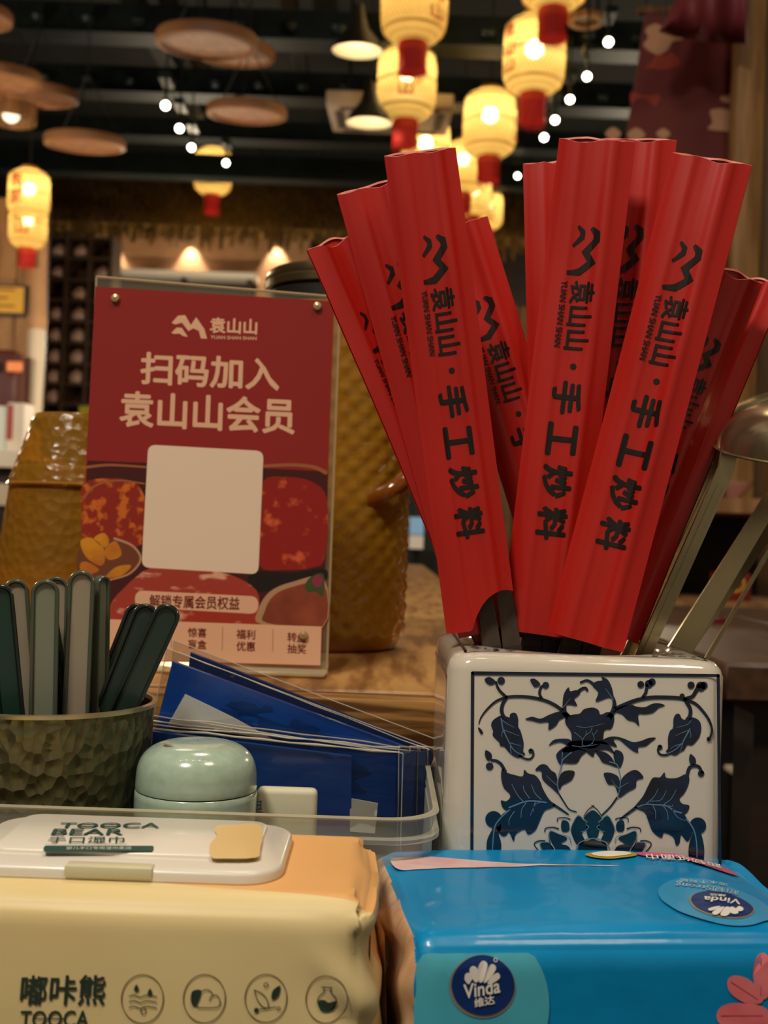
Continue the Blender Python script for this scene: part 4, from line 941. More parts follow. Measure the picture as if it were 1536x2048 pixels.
# ------------------------------------------------------------------ ladles
M_steel = mat('brushed_steel', '#c9bb92', .24, metal=.92, var=(20, '#a89b78'), bump=(90, .05))
def ladle(label, b, bd, e, ed_, bowl, bowl_d, Rb, w_=.0046, dome=.022, tilt=11, twist=(0, -1, 0)):
    """b foot and e neck of the handle (sight lines and distances), bowl the mouth centre"""
    B, E, C = at(*b, bd), at(*e, ed_), at(*bowl, bowl_d)
    ax = (E - B).normalized(); lo = B - ax * ((B.z - (SZ + .012)) / ax.z)
    f = Vector((lo.x - cx, lo.y - cy))
    if f.length > .032: f = f.normalized() * .032; lo.x, lo.y = cx + f.x, cy + f.y
    t = thing('steel_ladle', label, 'ladle', lo, 'steel ladles in the porcelain holder')
    RM = Matrix.Rotation(R(tilt), 3, 'X')
    rim = C + RM @ Vector((-Rb * .985, 0, .001))
    pts = [lo, B, B.lerp(E, .33), B.lerp(E, .66), E]
    nk = catmull([E, E.lerp(rim, .45) + ax * .006, rim + Vector((.002, 0, .003))], False, 5)[1:]
    hn = MB().tube(pts + nk, 1.0, flat=(w_, .0011, twist)).build('handle', M_steel, t, 30)
    MB().tube([lo.lerp(E, .12) + Vector((0, -.0014, 0)), lo.lerp(E, .97) + Vector((0, -.0014, 0))], 1.0, flat=(w_ * .30, .0005, twist)).build('raised_rib', M_steel, hn, 30)
    n = 9; out = [(Rb * math.cos(R(90 * i / n)), dome * math.sin(R(90 * i / n))) for i in range(n)] + [(.0004, dome)]
    inn = [(max(.0003, r_ - .0011), max(0, h - .0011)) for r_, h in reversed(out)]
    MB().lathe(out + inn + [(Rb, 0)], 48, C, RM).build('bowl', M_steel, t, 50)
    MB().lathe([(Rb - .0006, -.0008), (Rb + .0008, 0), (Rb - .0006, .0008), (Rb - .0014, 0), (Rb - .0006, -.0008)], 48, C, RM).build('rim', M_steel, t, 60)
ladle('steel ladle whose upturned bowl shows at the picture edge', (1290, 1300), .462, (1452, 938), .452, (1612, 905), .452, .0345, tilt=14, w_=.0031)
ladle('steel ladle nested behind the upturned bowl, handle beside the sleeves', (1260, 1300), .474, (1436, 930), .474, (1612, 886), .476, .0375, tilt=14, w_=.0026)
ladle('steel ladle with its handle leaning out at the picture edge, front of two', (1352, 1300), .476, (1700, 752), .500, (1890, 735), .500, .034, w_=.0036)
ladle('steel ladle with the lowest leaning handle at the picture edge', (1372, 1296), .490, (1690, 838), .556, (1850, 850), .576, .034, w_=.003)
# ------------------------------------------------------------------ poster in an acrylic stand
PD = .612
porg = at(405, 1338, PD); porg.z = TZ + .002
lean = R(4); rot = R(-1.25)
ex = Vector((math.cos(rot), 0, math.sin(rot))); ey = Vector((-math.sin(rot) * math.cos(lean), math.sin(lean), math.cos(rot) * math.cos(lean)))
PP = PL(porg, ex, ey)
_ppt = PP.pt
PP.pt = lambda a, lift=0.0: _ppt(a, lift if lift < -.00065 else -.00078 + (lift + .0006) * .13)   # inks lie close on the sheet
M_acr = mat('clear_acrylic', '#e8e0cc', .06, thin=(.93, '#f3ecdc'))
M_acre = mat('acrylic_cut_edge', '#d9c8a4', .15, thin=(.45, '#efe3c8'))
post = thing('poster_stand', 'red membership poster in a clear acrylic stand on the oak table', 'poster stand', porg)
def psolid(pts, l0, l1):   # a flat shape with thickness between two lifts
    f = [PP.P(*p, l1) for p in pts]; b = [PP.P(*p, l0) for p in pts]; n = len(pts)
    return MB().add(f + b, [tuple(range(n)), tuple(reversed(range(n, 2 * n)))] + [(i, n + i, n + (i + 1) % n, (i + 1) % n) for i in range(n)])
AC = [(160, 1348), (652, 1366), (680, 592), (191, 551)]
psolid(AC, -.0035, -.0015).build('acrylic_sheet', M_acr, post, 0)
e_ = MB()
for i in range(4):
    a, b = AC[i], AC[(i + 1) % 4]; A, B = PP.hit(*a), PP.hit(*b)
    e_.tube([PP.pt(A, -.0025), PP.pt(B, -.0025)], .0007, 6)
e_.build('acrylic_edge', M_acre, post)
A, B = PP.hit(158, 1345), PP.hit(652, 1362)
MB().rbox((PP.pt(A).x, porg.y - .012, TZ + .0003), (PP.pt(B).x, porg.y + .05, TZ + .0033), .001, 1).build('acrylic_foot', M_acre, post)
# printed sheet
SHT = [(150, 1318), (641, 1333), (668, 602), (190, 572)]
psolid(SHT, -.0014, -.0008).build('printed_sheet', mat('poster_red', '#93201d', .22, coat=.55, coat_rough=.05, var=(3, '#861c1b')), post, 0)
C4 = lambda p: (140 + p[0] / 2.2588, 520 + p[1] / 2.2588)
C3 = lambda p: (p[0] / 2.194, 320 + p[1] / 2.194)
def pm_(name, m, lift, *shapes, smooth=True):
    mb = MB()
    for s_ in shapes: PP.shape(mb, [C4(p) for p in s_], lift, smooth)
    return mb.build(name, m, post, 0)
G = dict(rough=.22, coat=.5, coat_rough=.05)
pm_('dark_table_print', mat('print_dark', '#43100f', **G), -.0006, [(78, 905), (600, 925), (1166, 955), (1143, 1660), (30, 1640)], smooth=False)
pm_('left_broth_print', mat('print_broth', '#8c2210', **G, var=(160, '#c8641c', .5, .6)), -.0004, [(58, 1010), (180, 985), (300, 1010), (345, 1120), (330, 1280), (180, 1290), (62, 1270), (50, 1130)])
for q, w0, w1 in (([(60, 1075), (110, 1020), (210, 995), (335, 1010)], 5, 3), ([(75, 935), (180, 925), (345, 935)], 6, 4), ([(880, 930), (1000, 925), (1100, 935), (1155, 960)], 6, 8)):
    mb = MB(); PP.stroke(mb, [C4(p) for p in q], w0, w1, -.0003); mb.build('pot_rim_print', mat('print_rim', '#9c5a35', **G), post, 0)
pm_('right_broth_print', mat('print_red_broth', '#8f1710', **G, var=(120, '#cf5a2e', .56, .68)), -.0004, [(870, 1000), (980, 980), (1090, 1000), (1160, 1080), (1152, 1340), (1090, 1390), (960, 1400), (855, 1380), (850, 1200)])
pm_('pot_dark_rim_print', mat('print_black', '#190c0a', **G), -.00038, [(850, 1405), (1000, 1412), (1150, 1395), (1146, 1450), (1000, 1470), (850, 1500), (800, 1440)])  # dark rim printed below the right pot
pm_('meat_print', mat('print_meat', '#a2382a', **G, var=(70, '#dba183', .55, .66), stretch=(1, 1, 2.5)), -.00036, [(330, 1405), (500, 1400), (700, 1415), (840, 1490), (850, 1600), (820, 1650), (180, 1635)])
pm_('left_bowl_print', mat('print_bowl', '#6d3a22', **G), -.00034, [(45, 1290), (150, 1260), (270, 1275), (318, 1345), (270, 1410), (160, 1450), (40, 1440)])
mb = MB(); PP.stroke(mb, [C4(p) for p in ((200, 1258), (280, 1290), (318, 1350), (270, 1415), (180, 1445))], 5, 3, -.00026); mb.build('left_bowl_rim_print', mat('print_rim_pale', '#b98a66', **G), post, 0)
pm_('bamboo_shoot_print', mat('print_orange', '#d08a17', **G, var=(60, '#b5651a')), -.00025, [(45, 1270), (95, 1255), (150, 1300), (155, 1360), (130, 1380), (70, 1340)], [(105, 1260), (150, 1232), (175, 1265), (160, 1300)], [(160, 1300), (205, 1270), (232, 1330), (185, 1355), (160, 1340)], [(160, 1430), (210, 1385), (275, 1380), (240, 1420), (190, 1435)], [(45, 1370), (80, 1365), (130, 1400), (85, 1420), (50, 1415)])
pm_('right_bowl_print', mat('print_bowl_pale', '#b08764', **G), -.00024, [(862, 1645), (850, 1580), (900, 1500), (1000, 1455), (1148, 1440), (1142, 1660)])
pm_('right_meat_print', mat('print_beef', '#7a3320', **G, var=(60, '#93452a')), -.00022, [(890, 1640), (878, 1590), (920, 1515), (1010, 1475), (1146, 1462), (1140, 1655)])
pm_('garnish_print', mat('print_green', '#3d4a24', **G), -.00018, [(1060, 1470), (1090, 1430), (1145, 1420), (1144, 1520), (1110, 1500), (1075, 1500)])
mb = MB(); PP.disc(mb, C4((1118, 1450)), 10, 12, -.00014); mb.build('flower_print', mat('print_magenta', '#8d2a48', **G), post, 0)
M_pt = mat('print_cream', '#dfae8c', **G)
WB = [C4(p) for p in ((28, 1800), (1131, 1832), (1136, 1656), (34, 1618))]
mb = MB(); mb.poly([PP.P(*p, -.0001) for p in WB]); mb.build('cream_band_print', M_pt, post, 0)
def rquad(c, r_, k=5):
    out = []; n = len(c)
    for i in range(n):
        p, a, b = Vector(c[i]), Vector(c[i - 1]), Vector(c[(i + 1) % n]); da = (a - p).normalized() * r_; db = (b - p).normalized() * r_
        for j in range(k + 1): t_ = j / k; out.append(tuple((p + da) * (1 - t_) ** 2 + p * 2 * t_ * (1 - t_) + (p + db) * t_ ** 2))
    return out
mb = MB(); PP.shape(mb, rquad([C4(p) for p in ((322, 1388), (850, 1420), (874, 862), (352, 833))], 16), -.00005, False); mb.build('blank_panel_print', mat('print_white', '#e6cdb4', **G), post, 0)
mb = MB(); PP.shape(mb, rquad([C4(p) for p in ((290, 1568), (848, 1600), (852, 1520), (294, 1492))], 17), 0, False); mb.build('pill_print', M_pt, post, 0)
tx = MB(); lg = [[(p[0], p[1]) for p in pg] for pg in LOGO]
a, b, c = PP.hit(*C3((745, 775))), PP.hit(*C3((908, 783))), PP.hit(*C3((748, 676)))
for pg in LOGO: tx.poly([PP.pt(a + (b - a) * x + (c - a) * y, -.0001) for x, y in pg])
def T4(body, bl, br, tl, off, lift=-.0001, f=C4, mb=None): PP.text(mb or tx, body, f(bl), f(br), f(tl), lift, off)
T4('袁山山', (918, 758), (1127, 766), (921, 688), .03, f=C3); T4('YUAN SHAN SHAN', (922, 783), (1125, 789), (923, 768), .02, f=C3)
T4('扫码加入', (314, 560), (944, 592), (320, 412), .026); T4('袁山山会员', (219, 752), (1014, 789), (226, 588), .026)
tx.build('headline_print', M_pt, post, 0)
tx = MB()
T4('解锁专属会员权益', (356, 1570), (765, 1582), (358, 1510), .02, .0003, mb=tx)
T4('惊喜', (531, 1703), (616, 1707), (532, 1660), .02, .0002, mb=tx); T4('盲盒', (531, 1755), (616, 1760), (532, 1713), .02, .0002, mb=tx)
T4('福利', (750, 1712), (835, 1716), (752, 1668), .02, .0002, mb=tx); T4('优惠', (750, 1766), (835, 1770), (752, 1722), .02, .0002, mb=tx)
T4('转盘', (980, 1725), (1066, 1729), (982, 1681), .02, .0002, mb=tx); T4('抽奖', (980, 1777), (1066, 1781), (982, 1733), .02, .0002, mb=tx)
T4('专属', (88, 1690), (173, 1693), (90, 1645), .02, .0002, mb=tx); T4('折扣', (88, 1742), (173, 1745), (90, 1698), .02, .0002, mb=tx)
for x in (228, 456, 687, 915): PP.stroke(tx, [C4((x + 2, 1640 + (x - 228) * .04)), C4((x, 1745 + (x - 228) * .04))], .8, .8, .0002)
tx.build('small_lettering_print', mat('print_maroon', '#6d1f18', **G), post, 0)
for (px, py) in ((231, 597), (635, 613), (607, 1270), (168, 1250)):
    p = PP.P(px, py, .0); RM = Matrix((PP.ex, PP.ey, PP.n)).transposed()
    MB().lathe([(.0023, -.001), (.0024, .0012), (.002, .0022), (.0003, .0027)], 18, p, RM).build('screw_cap', mat('brass_cap', '#b59a70', .3, metal=.3), post)

# ------------------------------------------------------------------ amber jug
M_amber = mat('amber_glass', '#c8922a', .06, coat=1.0, thin=(.5, '#dca238'), spec=.7)
M_amber_t = mat('amber_tumbler_glass', '#ab7a26', .25, coat=.1, thin=(.5, '#cf9a3e'), spec=.4, bump=(170, .55, .002), bump_kind='voronoi')
JD = .775; jc = at(655, 1300, JD); jc = Vector((jc.x, JD, TZ)); JR = (806 - 655) / FPX * JD
zt_ = at(655, 592, JD).z
jug = thing('amber_jug', 'tall amber glass jug with diamond relief and a metal lid behind the poster', 'jug', jc)
nj, nh = 110, 92; H = zt_ - TZ; vs_ = []
def jr(f): return pinterp(f, [(0, .86), (.012, .93), (.04, .985), (.10, 1.0), (.62, 1.0), (.86, .985), (.94, .95), (1, .92)]) * JR
for j in range(nh + 1):
    f = j / nh
    for i in range(nj):
        a = 2 * math.pi * i / nj; r_ = jr(f)
        if .05 < f < .90:
            u, v_ = a / (2 * math.pi) * 22, f * 17
            d1, d2 = abs(((u + v_) % 1) - .5), abs(((u - v_) % 1) - .5)
            r_ += .0026 * (min(d1, d2) * 2 - .35)
        vs_.append((jc.x + r_ * math.cos(a), jc.y + r_ * math.sin(a), TZ + .0005 + f * H))
mb = MB().add(vs_, [(j * nj + i, j * nj + (i + 1) % nj, (j + 1) * nj + (i + 1) % nj, (j + 1) * nj + i) for j in range(nh) for i in range(nj)])
mb.f.append(tuple(reversed(range(nj)))); mb.build('body', M_amber, jug, 70)
MB().lathe([(JR * .80, .006), (JR * .90, .012), (JR * .93, .03), (JR * .93, H * .40), (.001, H * .40)], 40, jc, cap0=True).build('tea', mat('dark_tea', '#3d1d08', .2), jug)
MB().lathe([(JR * .90, H * .402), (JR * .90, H * .97)], 40, jc).build('inner_wall', mat('amber_inner', '#8a5a10', .3, thin=(.5, '#d9a53c')), jug)
MB().lathe([(JR * .92, H - .012), (JR * .97, H - .010), (JR * .98, H - .002), (JR * .93, H)], 44, jc).build('gasket', mat('dark_gasket', '#1c1811', .5), jug)
ld = MB().lathe([(JR * .94, H), (JR * 1.0, H + .001), (JR * 1.01, H + .005), (JR * .985, H + .0065), (JR * 1.0, H + .008), (JR * .99, H + .0115), (JR * .94, H + .0135), (JR * .3, H + .0145), (.001, H + .0145)], 48, jc).build('lid', mat('lid_metal', '#8a7d5c', .3, metal=.9), jug)
MB().lathe([(.012, H + .0145), (.010, H + .02), (.013, H + .027), (.0005, H + .03)], 20, jc).build('lid_knob', mat('lid_metal', '#8a7d5c', .3, metal=.9), ld)
hp = [at(740, 1000, .735), at(775, 985, .73), at(812, 955, .735), at(842, 900, .755), at(852, 800, .775), at(842, 700, .785), at(812, 640, .79), at(780, 625, .79)]
MB().tube(catmull(hp, False, 5), .0058, 12).build('handle', mat('amber_handle', '#8a4f12', .12, coat=.5, thin=(.3, '#b97a28')), jug)

# ------------------------------------------------------------------ stacked tumblers
TD = .74; tc = at(132, 1200, TD); tc = Vector((tc.x, TD, TZ))
zt1, zm1, zr1 = at(110, 830, TD).z, at(110, 857, TD).z, at(110, 975, TD).z
r0, r1 = (132 - 48) / FPX * TD, (132 + 4) / FPX * TD
def tumbler(label, z_top, z_rim, ra, rb, dz):
    t = thing('amber_tumbler', label, 'tumbler', (tc.x, tc.y, z_rim), 'amber tumblers stacked upside down')
    n = 12; pr = [(lerp(rb, ra, i / n), lerp(z_rim, z_top - dz, i / n)) for i in range(n + 1)] + [(ra - .001, z_top - dz * .4), (ra - .004, z_top)]
    MB().lathe([(r_, z - TZ) for r_, z in pr], 48, tc).build('wall', M_amber_t, t, 60)
    MB().lathe([(ra - .004, z_top - TZ), (ra - .008, z_top - TZ - .001), (.001, z_top - TZ - .001)], 48, tc).build('base_disc', mat('amber_base', '#b9843a', .08, coat=.5, thin=(.5, '#d9b06a')), t, 60)
    MB().lathe([(ra - .002, z_top - dz - TZ), (ra - .0012, z_top - dz * .45 - TZ), (.001, z_top - dz * .45 - TZ)], 40, tc, cap0=True).build('base_glass', mat('amber_thick', '#3a2c10', .1, coat=.5), t, 40)
    MB().lathe([(rb, z_rim - TZ), (rb + .001, z_rim - TZ + .0012), (rb, z_rim - TZ + .0024), (rb - .0015, z_rim - TZ + .0012), (rb, z_rim - TZ)], 48, tc).build('rim', mat('amber_base', '#b9843a', .08), t, 60)
tumbler('upper of two amber tumblers stacked upside down left of the poster', zt1, zr1, r0, r1 - .004, zt1 - zm1)
tumbler('lower of two amber tumblers stacked upside down, rim on the table', zr1 + .015, TZ + .0006, r1 - .007, r1 + .006, .006)

# ------------------------------------------------------------------ clear tray
M_tray = mat('frosted_plastic', '#d7d9d0', .28, thin=(.60, '#f2f4ee'), spec=.6)
TX0, TX1, TY0, TY1 = -.215, at(876, 1660, .40).x, .398, .528; RZ = at(430, 1627, .398).z
tray = thing('clear_tray', 'frosted clear plastic tray behind the wipes pack', 'tray', ((TX0 + TX1) / 2, (TY0 + TY1) / 2, SZ))
def rr2(x0, x1, y0, y1, r_, z):
    out = []
    for (sx, sy, a0) in ((x1 - r_, y1 - r_, 0), (x0 + r_, y1 - r_, 90), (x0 + r_, y0 + r_, 180), (x1 - r_, y0 + r_, 270)):
        for k in range(9): an = R(a0 + 90 * k / 8); out.append((sx + r_ * math.cos(an), sy + r_ * math.sin(an), z))
    return out
def loops(mb, rs, closed_bottom=True):
    n = len(rs[0]); mb.add([p for q in rs for p in q], [(j * n + i, j * n + (i + 1) % n, (j + 1) * n + (i + 1) % n, (j + 1) * n + i) for j in range(len(rs) - 1) for i in range(n)])
    if closed_bottom: mb.f.append(tuple(reversed(range(len(mb.v) - n * len(rs), len(mb.v) - n * (len(rs) - 1)))))
    return mb
def tr(ins, z, r_=.018): return rr2(TX0 + ins, TX1 - ins, TY0 + ins, TY1 - ins, r_, z)
loops(MB(), [tr(.006, SZ + .001), tr(.002, SZ + .004), tr(.001, RZ - .009)]).build('wall', M_tray, tray, 40)
loops(MB(), [tr(.001, RZ - .009), tr(-.0012, RZ - .0085), tr(-.0012, RZ - .0070), tr(.001, RZ - .0065)], False).build('step_rib', mat('frosted_rib', '#c9cabf', .3, thin=(.6, '#f2f4ee')), tray, 40)
loops(MB(), [tr(.001, RZ - .0065), tr(.0, RZ), ], False).build('upper_wall', mat('clear_upper', '#cfd2c6', .2, thin=(.72, '#eef0e8')), tray, 40)
loops(MB(), [tr(-.0008, RZ - .0006), tr(-.001, RZ), tr(.0012, RZ + .0004), tr(.001, RZ - .0006)], False).build('rim', mat('tray_rim', '#c9c3aa', .25, thin=(.55, '#f2f4ee')), tray, 40)
FZ = SZ + .0025

# ------------------------------------------------------------------ hammered canister
KC = at(92, 1425, .452); KC = Vector((KC.x, .452, FZ)); KZ = at(92, 1437, .41).z; KR = (306 - 92) / FPX * .452
can = thing('hammered_canister', 'olive grey hammered metal canister full of plastic handles', 'canister', KC)
M_can = mat('hammered_metal', '#6f6a4c', .42, metal=.75, var=(12, '#55553c'), bump=(225, 1.0, .0022), bump_kind='voronoi', stretch=(1, 1, .75))
KH = KZ - FZ
MB().lathe([(KR * .80, 0), (KR * .84, .002), (KR * .99, KH - .003), (KR, KH), (KR - .0012, KH), (KR * .97, KH - .004), (KR * .80, .004), (.001, .004)], 64, KC, cap0=True).build('body', M_can, can, 60)
MB().lathe([(KR - .0016, KH - .0006), (KR + .0006, KH - .0008), (KR + .0008, KH + .0006), (KR - .0012, KH + .0008), (KR - .0016, KH - .0006)], 64, KC).build('rim', mat('canister_rim', '#b3a582', .3, metal=.8), can, 60)

def handle(label, top, bot, wpx, d0, d1, cf, ce, tw=0, yaw=0):
    """long rounded plastic handle: rim and inset face"""
    T, B0 = at(*top, d0), at(*bot, d1); ax = (T - B0).normalized()
    lo = B0 - ax * .055
    c2 = Vector((KC.x, KC.y)); f = Vector((lo.x, lo.y)) - c2
    if f.length > KR * .68: f = f.normalized() * KR * .68; lo.x, lo.y = c2.x + f.x, c2.y + f.y
    ax = (T - lo).normalized(); L = (T - lo).length
    n0 = CAM - T; n0 = (n0 - ax * n0.dot(ax)).normalized(); nn = Quaternion(ax, R(tw)) @ n0; ex = ax.cross(nn)
    W = wpx / FPX * d0; r_ = W / 2
    t = thing('plastic_spoon', label, 'spoon', lo, 'plastic spoons in the hammered canister')
    def outline(ins, taper=1.0):
        pts = []; h = L - r_; rr_ = r_ - ins
        pts.append((-rr_ * taper, ins)); pts.append((rr_ * taper, ins))
        for k in range(13): an = R(180 * k / 12); pts.append((rr_ * math.cos(an), h + rr_ * math.sin(an)))
        return pts
    P_ = lambda p, z: lo + ex * p[0] + ax * p[1] + nn * z
    o1, o2, o3 = outline(0), outline(.0011), outline(.0017)
    n = len(o1); th = .0017
    v = [P_(p, -th) for p in o1] + [P_(p, th * .6) for p in o1] + [P_(p, th) for p in outline(.0004)] + [P_(p, th) for p in o2] + [P_(p, th * .35) for p in o3]
    m_ = MB().add(v, [(k * n + i, k * n + (i + 1) % n, (k + 1) * n + (i + 1) % n, (k + 1) * n + i) for k in range(4) for i in range(n)])
    m_.f.append(tuple(reversed(range(n)))); m_.build('handle_rim', ce, t, 40)
    MB().poly([P_(p, th * .36) for p in o3]).build('handle_face', cf, t, 0)
HK = dict(rough=.3, coat=.3, coat_rough=.1)
g_dark = mat('spoon_dark_green', '#24352d', **HK); g_dk2 = mat('spoon_dark_rim', '#1b2620', **HK); g_gr = mat('spoon_grey_green', '#7d8270', **HK); g_tp = mat('spoon_taupe', '#9a8e7a', **HK); g_rim = mat('spoon_olive_rim', '#4b5344', **HK); g_bg = mat('spoon_bottle_green', '#1d3a30', **HK)
handle('grey spoon handle behind the bottle green one', (30, 1158), (50, 1430), 50, .452, .455, g_tp, g_rim)
handle('bottle green spoon handle cut by the picture edge', (-2, 1168), (24, 1440), 52, .428, .432, g_bg, g_dk2)
handle('grey spoon handle half behind the grey green one', (112, 1153), (106, 1430), 52, .462, .462, g_tp, g_rim)
handle('dark narrow spoon handle slanting between the two pale ones', (92, 1185), (134, 1440), 30, .450, .450, g_dark, g_dk2, 50)
handle('grey green spoon handle standing in front, second from the edge', (91, 1159), (86, 1432), 55, .434, .436, g_gr, g_rim)
handle('taupe spoon handle, tallest in the canister', (164, 1141), (152, 1430), 53, .442, .444, g_tp, g_rim)
handle('pale spoon handle turned edge-on beside the tallest one', (204, 1151), (200, 1420), 34, .452, .452, g_gr, g_rim, 42)
handle('dark green spoon handle hindmost of the leaning three', (281, 1208), (192, 1435), 46, .462, .458, g_dark, g_dk2)
handle('dark green spoon handle in the middle of the leaning three', (300, 1209), (210, 1435), 52, .454, .452, g_dark, g_dk2)
handle('dark green spoon handle foremost and rightmost of the leaning three', (343, 1210), (243, 1430), 54, .446, .446, g_dark, g_dk2)

# ------------------------------------------------------------------ mint jar
MC = at(393, 1560, .434); MC = Vector((MC.x, .434, FZ)); MZ = at(393, 1481, .434).z; MR = (514 - 272) / 2 / FPX * .434
mint = thing('mint_jar', 'mint green glazed jar with a domed lid in the clear tray', 'jar', MC)
M_mint = mat('mint_glaze', '#a9bfae', .2, coat=.7, coat_rough=.05, var=(300, '#9fb5a2'))
h = MZ - FZ; sz = at(393, 1592, .42).z - FZ
MB().lathe([(MR * .90, 0), (MR * .95, .002), (MR * 1.0, sz - .003), (MR * .995, sz - .0008), (MR * .975, sz - .0004)], 56, MC, cap0=True).build('body', M_mint, mint, 60)
dm = [(MR * .985, sz), (MR * .995, sz + .001)]
for k in range(0, 13):
    a = R(90 * k / 12); e = .55; dm.append((MR * .985 * math.cos(a) ** e if k < 12 else .0004, sz + .003 + (h - sz - .003) * math.sin(a) ** .8))
ld = MB().lathe(dm, 56, MC).build('lid', M_mint, mint, 60)
m_ = MB()
for k in range(9):
    an = R(150 + 50 * k / 8 + 50); q = Vector((MC.x - MR * .28 + .006 * math.cos(an), MC.y - .006 + .0045 * math.sin(an), FZ + h - .0003)); m_.v.append(q); m_.v.append(q + Vector((.0012, .0006, .0001)))
m_.f = [(2 * k, 2 * k + 1, 2 * k + 3, 2 * k + 2) for k in range(8)]
m_.build('stamp_mark', mat('mint_dark', '#5f7466', .4), ld, 0)  # small darker green arc on the lid

# ------------------------------------------------------------------ blue film packets
M_blue = mat('blue_wrapper', '#1c4ea6', .3, coat=.6, coat_rough=.08, var=(25, '#15408e'), bump=(60, .15, .002))
M_blue2 = mat('dark_blue_wrapper', '#1b3264', .3, coat=.6, coat_rough=.08, bump=(60, .2, .002))
M_film = mat('clear_film', '#0c0c0b', .13, thin=(.86, '#fbfaf6'), spec=1.0, bump=(90, .6, .004), stretch=(.6, 1, 2.2))
M_paper = mat('white_wipe_paper', '#c4c4bd', .6)
M_seam_glint = mat('film_seam_glint', '#efe8d8', .08, thin=(.5, '#f5f3ee'), spec=1.0)
def packet(label, blue, film, m=M_blue, lines=(), white=None, grp='blue film packets in the clear tray', th=.0022):
    """blue / film: four (px, py, distance) corners BL BR TR TL"""
    q = [at(*p) for p in blue]; g = [at(*p) for p in film]
    n_ = (q[1] - q[0]).cross(q[3] - q[0]).normalized()
    if n_.y > 0: n_ = -n_
    t = thing('wrapped_packet', label, 'packet', (q[0] + q[1]) / 2, grp)
    MB().hexa([p + n_ * th / 2 for p in q], [p - n_ * th / 2 for p in q]).build('wrapper', m, t, 0)
    for sgn, nm in ((1, 'front_film'), (-1, 'back_film')):
        k = 30; vs_ = []
        for j in range(k + 1):
            for i in range(k + 1):
                u, v_ = i / k, j / k; p = g[0].lerp(g[1], u).lerp(g[3].lerp(g[2], u), v_)
                b_ = (math.sin(math.pi * u) * math.sin(math.pi * v_)) ** .5
                p += n_ * sgn * (.0006 + b_ * (.0022 + .0009 * mnoise.noise(Vector((u * 9 + len(OFF), v_ * 7, sgn * 3))) + .0009 * abs(mnoise.noise(Vector((u * 15 + v_ * 9 + len(OFF), v_ * 4 - u * 5, sgn * 5))))))
                vs_.append(p)
        MB().add(vs_, [(j * (k + 1) + i, j * (k + 1) + i + 1, (j + 1) * (k + 1) + i + 1, (j + 1) * (k + 1) + i) for j in range(k) for i in range(k)]).build(nm, M_film, t, 8)
    sm = MB()
    for (a, b) in ((0, 1), (1, 2), (2, 3), (3, 0)): sm.tube([g[a] + n_ * .0005, g[a].lerp(g[b], .5) + n_ * .0009, g[b] + n_ * .0005], .00022, 5)
    for (a, b, w_) in lines: sm.tube([at(*a) + n_ * .0034, *[at(lerp(a[0], b[0], k_ / 9), lerp(a[1], b[1], k_ / 9) + 5 * mnoise.noise(Vector((k_ * .7, a[1], 1))), lerp(a[2], b[2], k_ / 9)) + n_ * .0040 for k_ in range(1, 9)], at(*b) + n_ * .0034], [w_ * (.35 + .6 * abs(math.sin(k_ * 1.7 + a[1]))) for k_ in range(10)], 5)  # pale tubes paint the crease highlights of the crinkled film
    sm.build('film_seam_glint', M_seam_glint, t)
    if white:
        w4 = [at(*p) for p in white]; MB().hexa([p + n_ * .0019 for p in w4], [p + n_ * .0014 for p in w4]).build('paper_insert', M_paper, t, 0)
packet('hindmost blue packet, its dark top corner showing above the others', [(352, 1520, .516), (800, 1620, .516), (852, 1492, .512), (382, 1304, .512)], [(330, 1500, .517), (830, 1620, .517), (872, 1478, .513), (348, 1280, .513)], M_blue2)
packet('tilted blue packet with a white paper insert and painted crease highlights', [(296, 1520, .500), (790, 1640, .500), (852, 1508, .494), (346, 1322, .494)], [(288, 1530, .501), (810, 1650, .501), (876, 1500, .495), (334, 1296, .495)], M_blue,
       white=[(338, 1446, .497), (548, 1476, .497), (470, 1434, .496), (372, 1386, .496)], lines=(((300, 1425, .497), (850, 1492, .496), .0004), ((310, 1437, .497), (850, 1500, .496), .0005), ((360, 1300, .494), (858, 1494, .494), .0003)))
packet('upright blue packet behind the mint jar, nearest in the tray', [(300, 1700, .474), (703, 1718, .474), (703, 1512, .470), (306, 1462, .470)], [(296, 1710, .475), (800, 1725, .475), (806, 1506, .470), (302, 1430, .470)], M_blue, lines=(((306, 1452, .470), (800, 1500, .470), .0006), ((306, 1444, .470), (800, 1490, .470), .0004)),
       white=[(700, 1660, .4735), (750, 1664, .4735), (756, 1604, .4725), (700, 1594, .4725)])
for k, (x0, x1, d, lb) in enumerate(((800, 826, .482, 'blue packet edge leftmost of the narrow stack by the tray corner'), (822, 846, .487, 'blue packet edge in the middle of the narrow stack by the tray corner'), (842, 860, .492, 'blue packet edge rightmost of the narrow stack by the tray corner'))):
    packet(lb, [(x0 - 4, 1700, d), (x1 - 2, 1700, d + .006), (x1 + 2, 1505 - 3 * k, d + .006), (x0, 1503, d)], [(x0 - 8, 1705, d), (x1 + 2, 1705, d + .007), (x1 + 8, 1494, d + .007), (x0 - 4, 1492, d)], M_blue)
W4 = [at(*p) for p in ((512, 1690, .452), (632, 1690, .452), (634, 1574, .452), (506, 1566, .452))]
t = thing('white_wipe_packet', 'off-white folded paper packet beside the mint jar', 'packet', W4[0].lerp(W4[1], .5))
bm = bmesh.new(); lo_ = Vector((W4[0].x, .446, W4[0].z)); hi_ = Vector((W4[1].x, .453, W4[2].z))
MB().rbox(lo_, hi_, .0022, 3).build('body', mat('offwhite_paper', '#c9c6ab', .55, bump=(50, .3, .002)), t)
mb = MB(); WP = PL((lo_.x, .446, lo_.z), (1, 0, 0), (0, 0, 1))
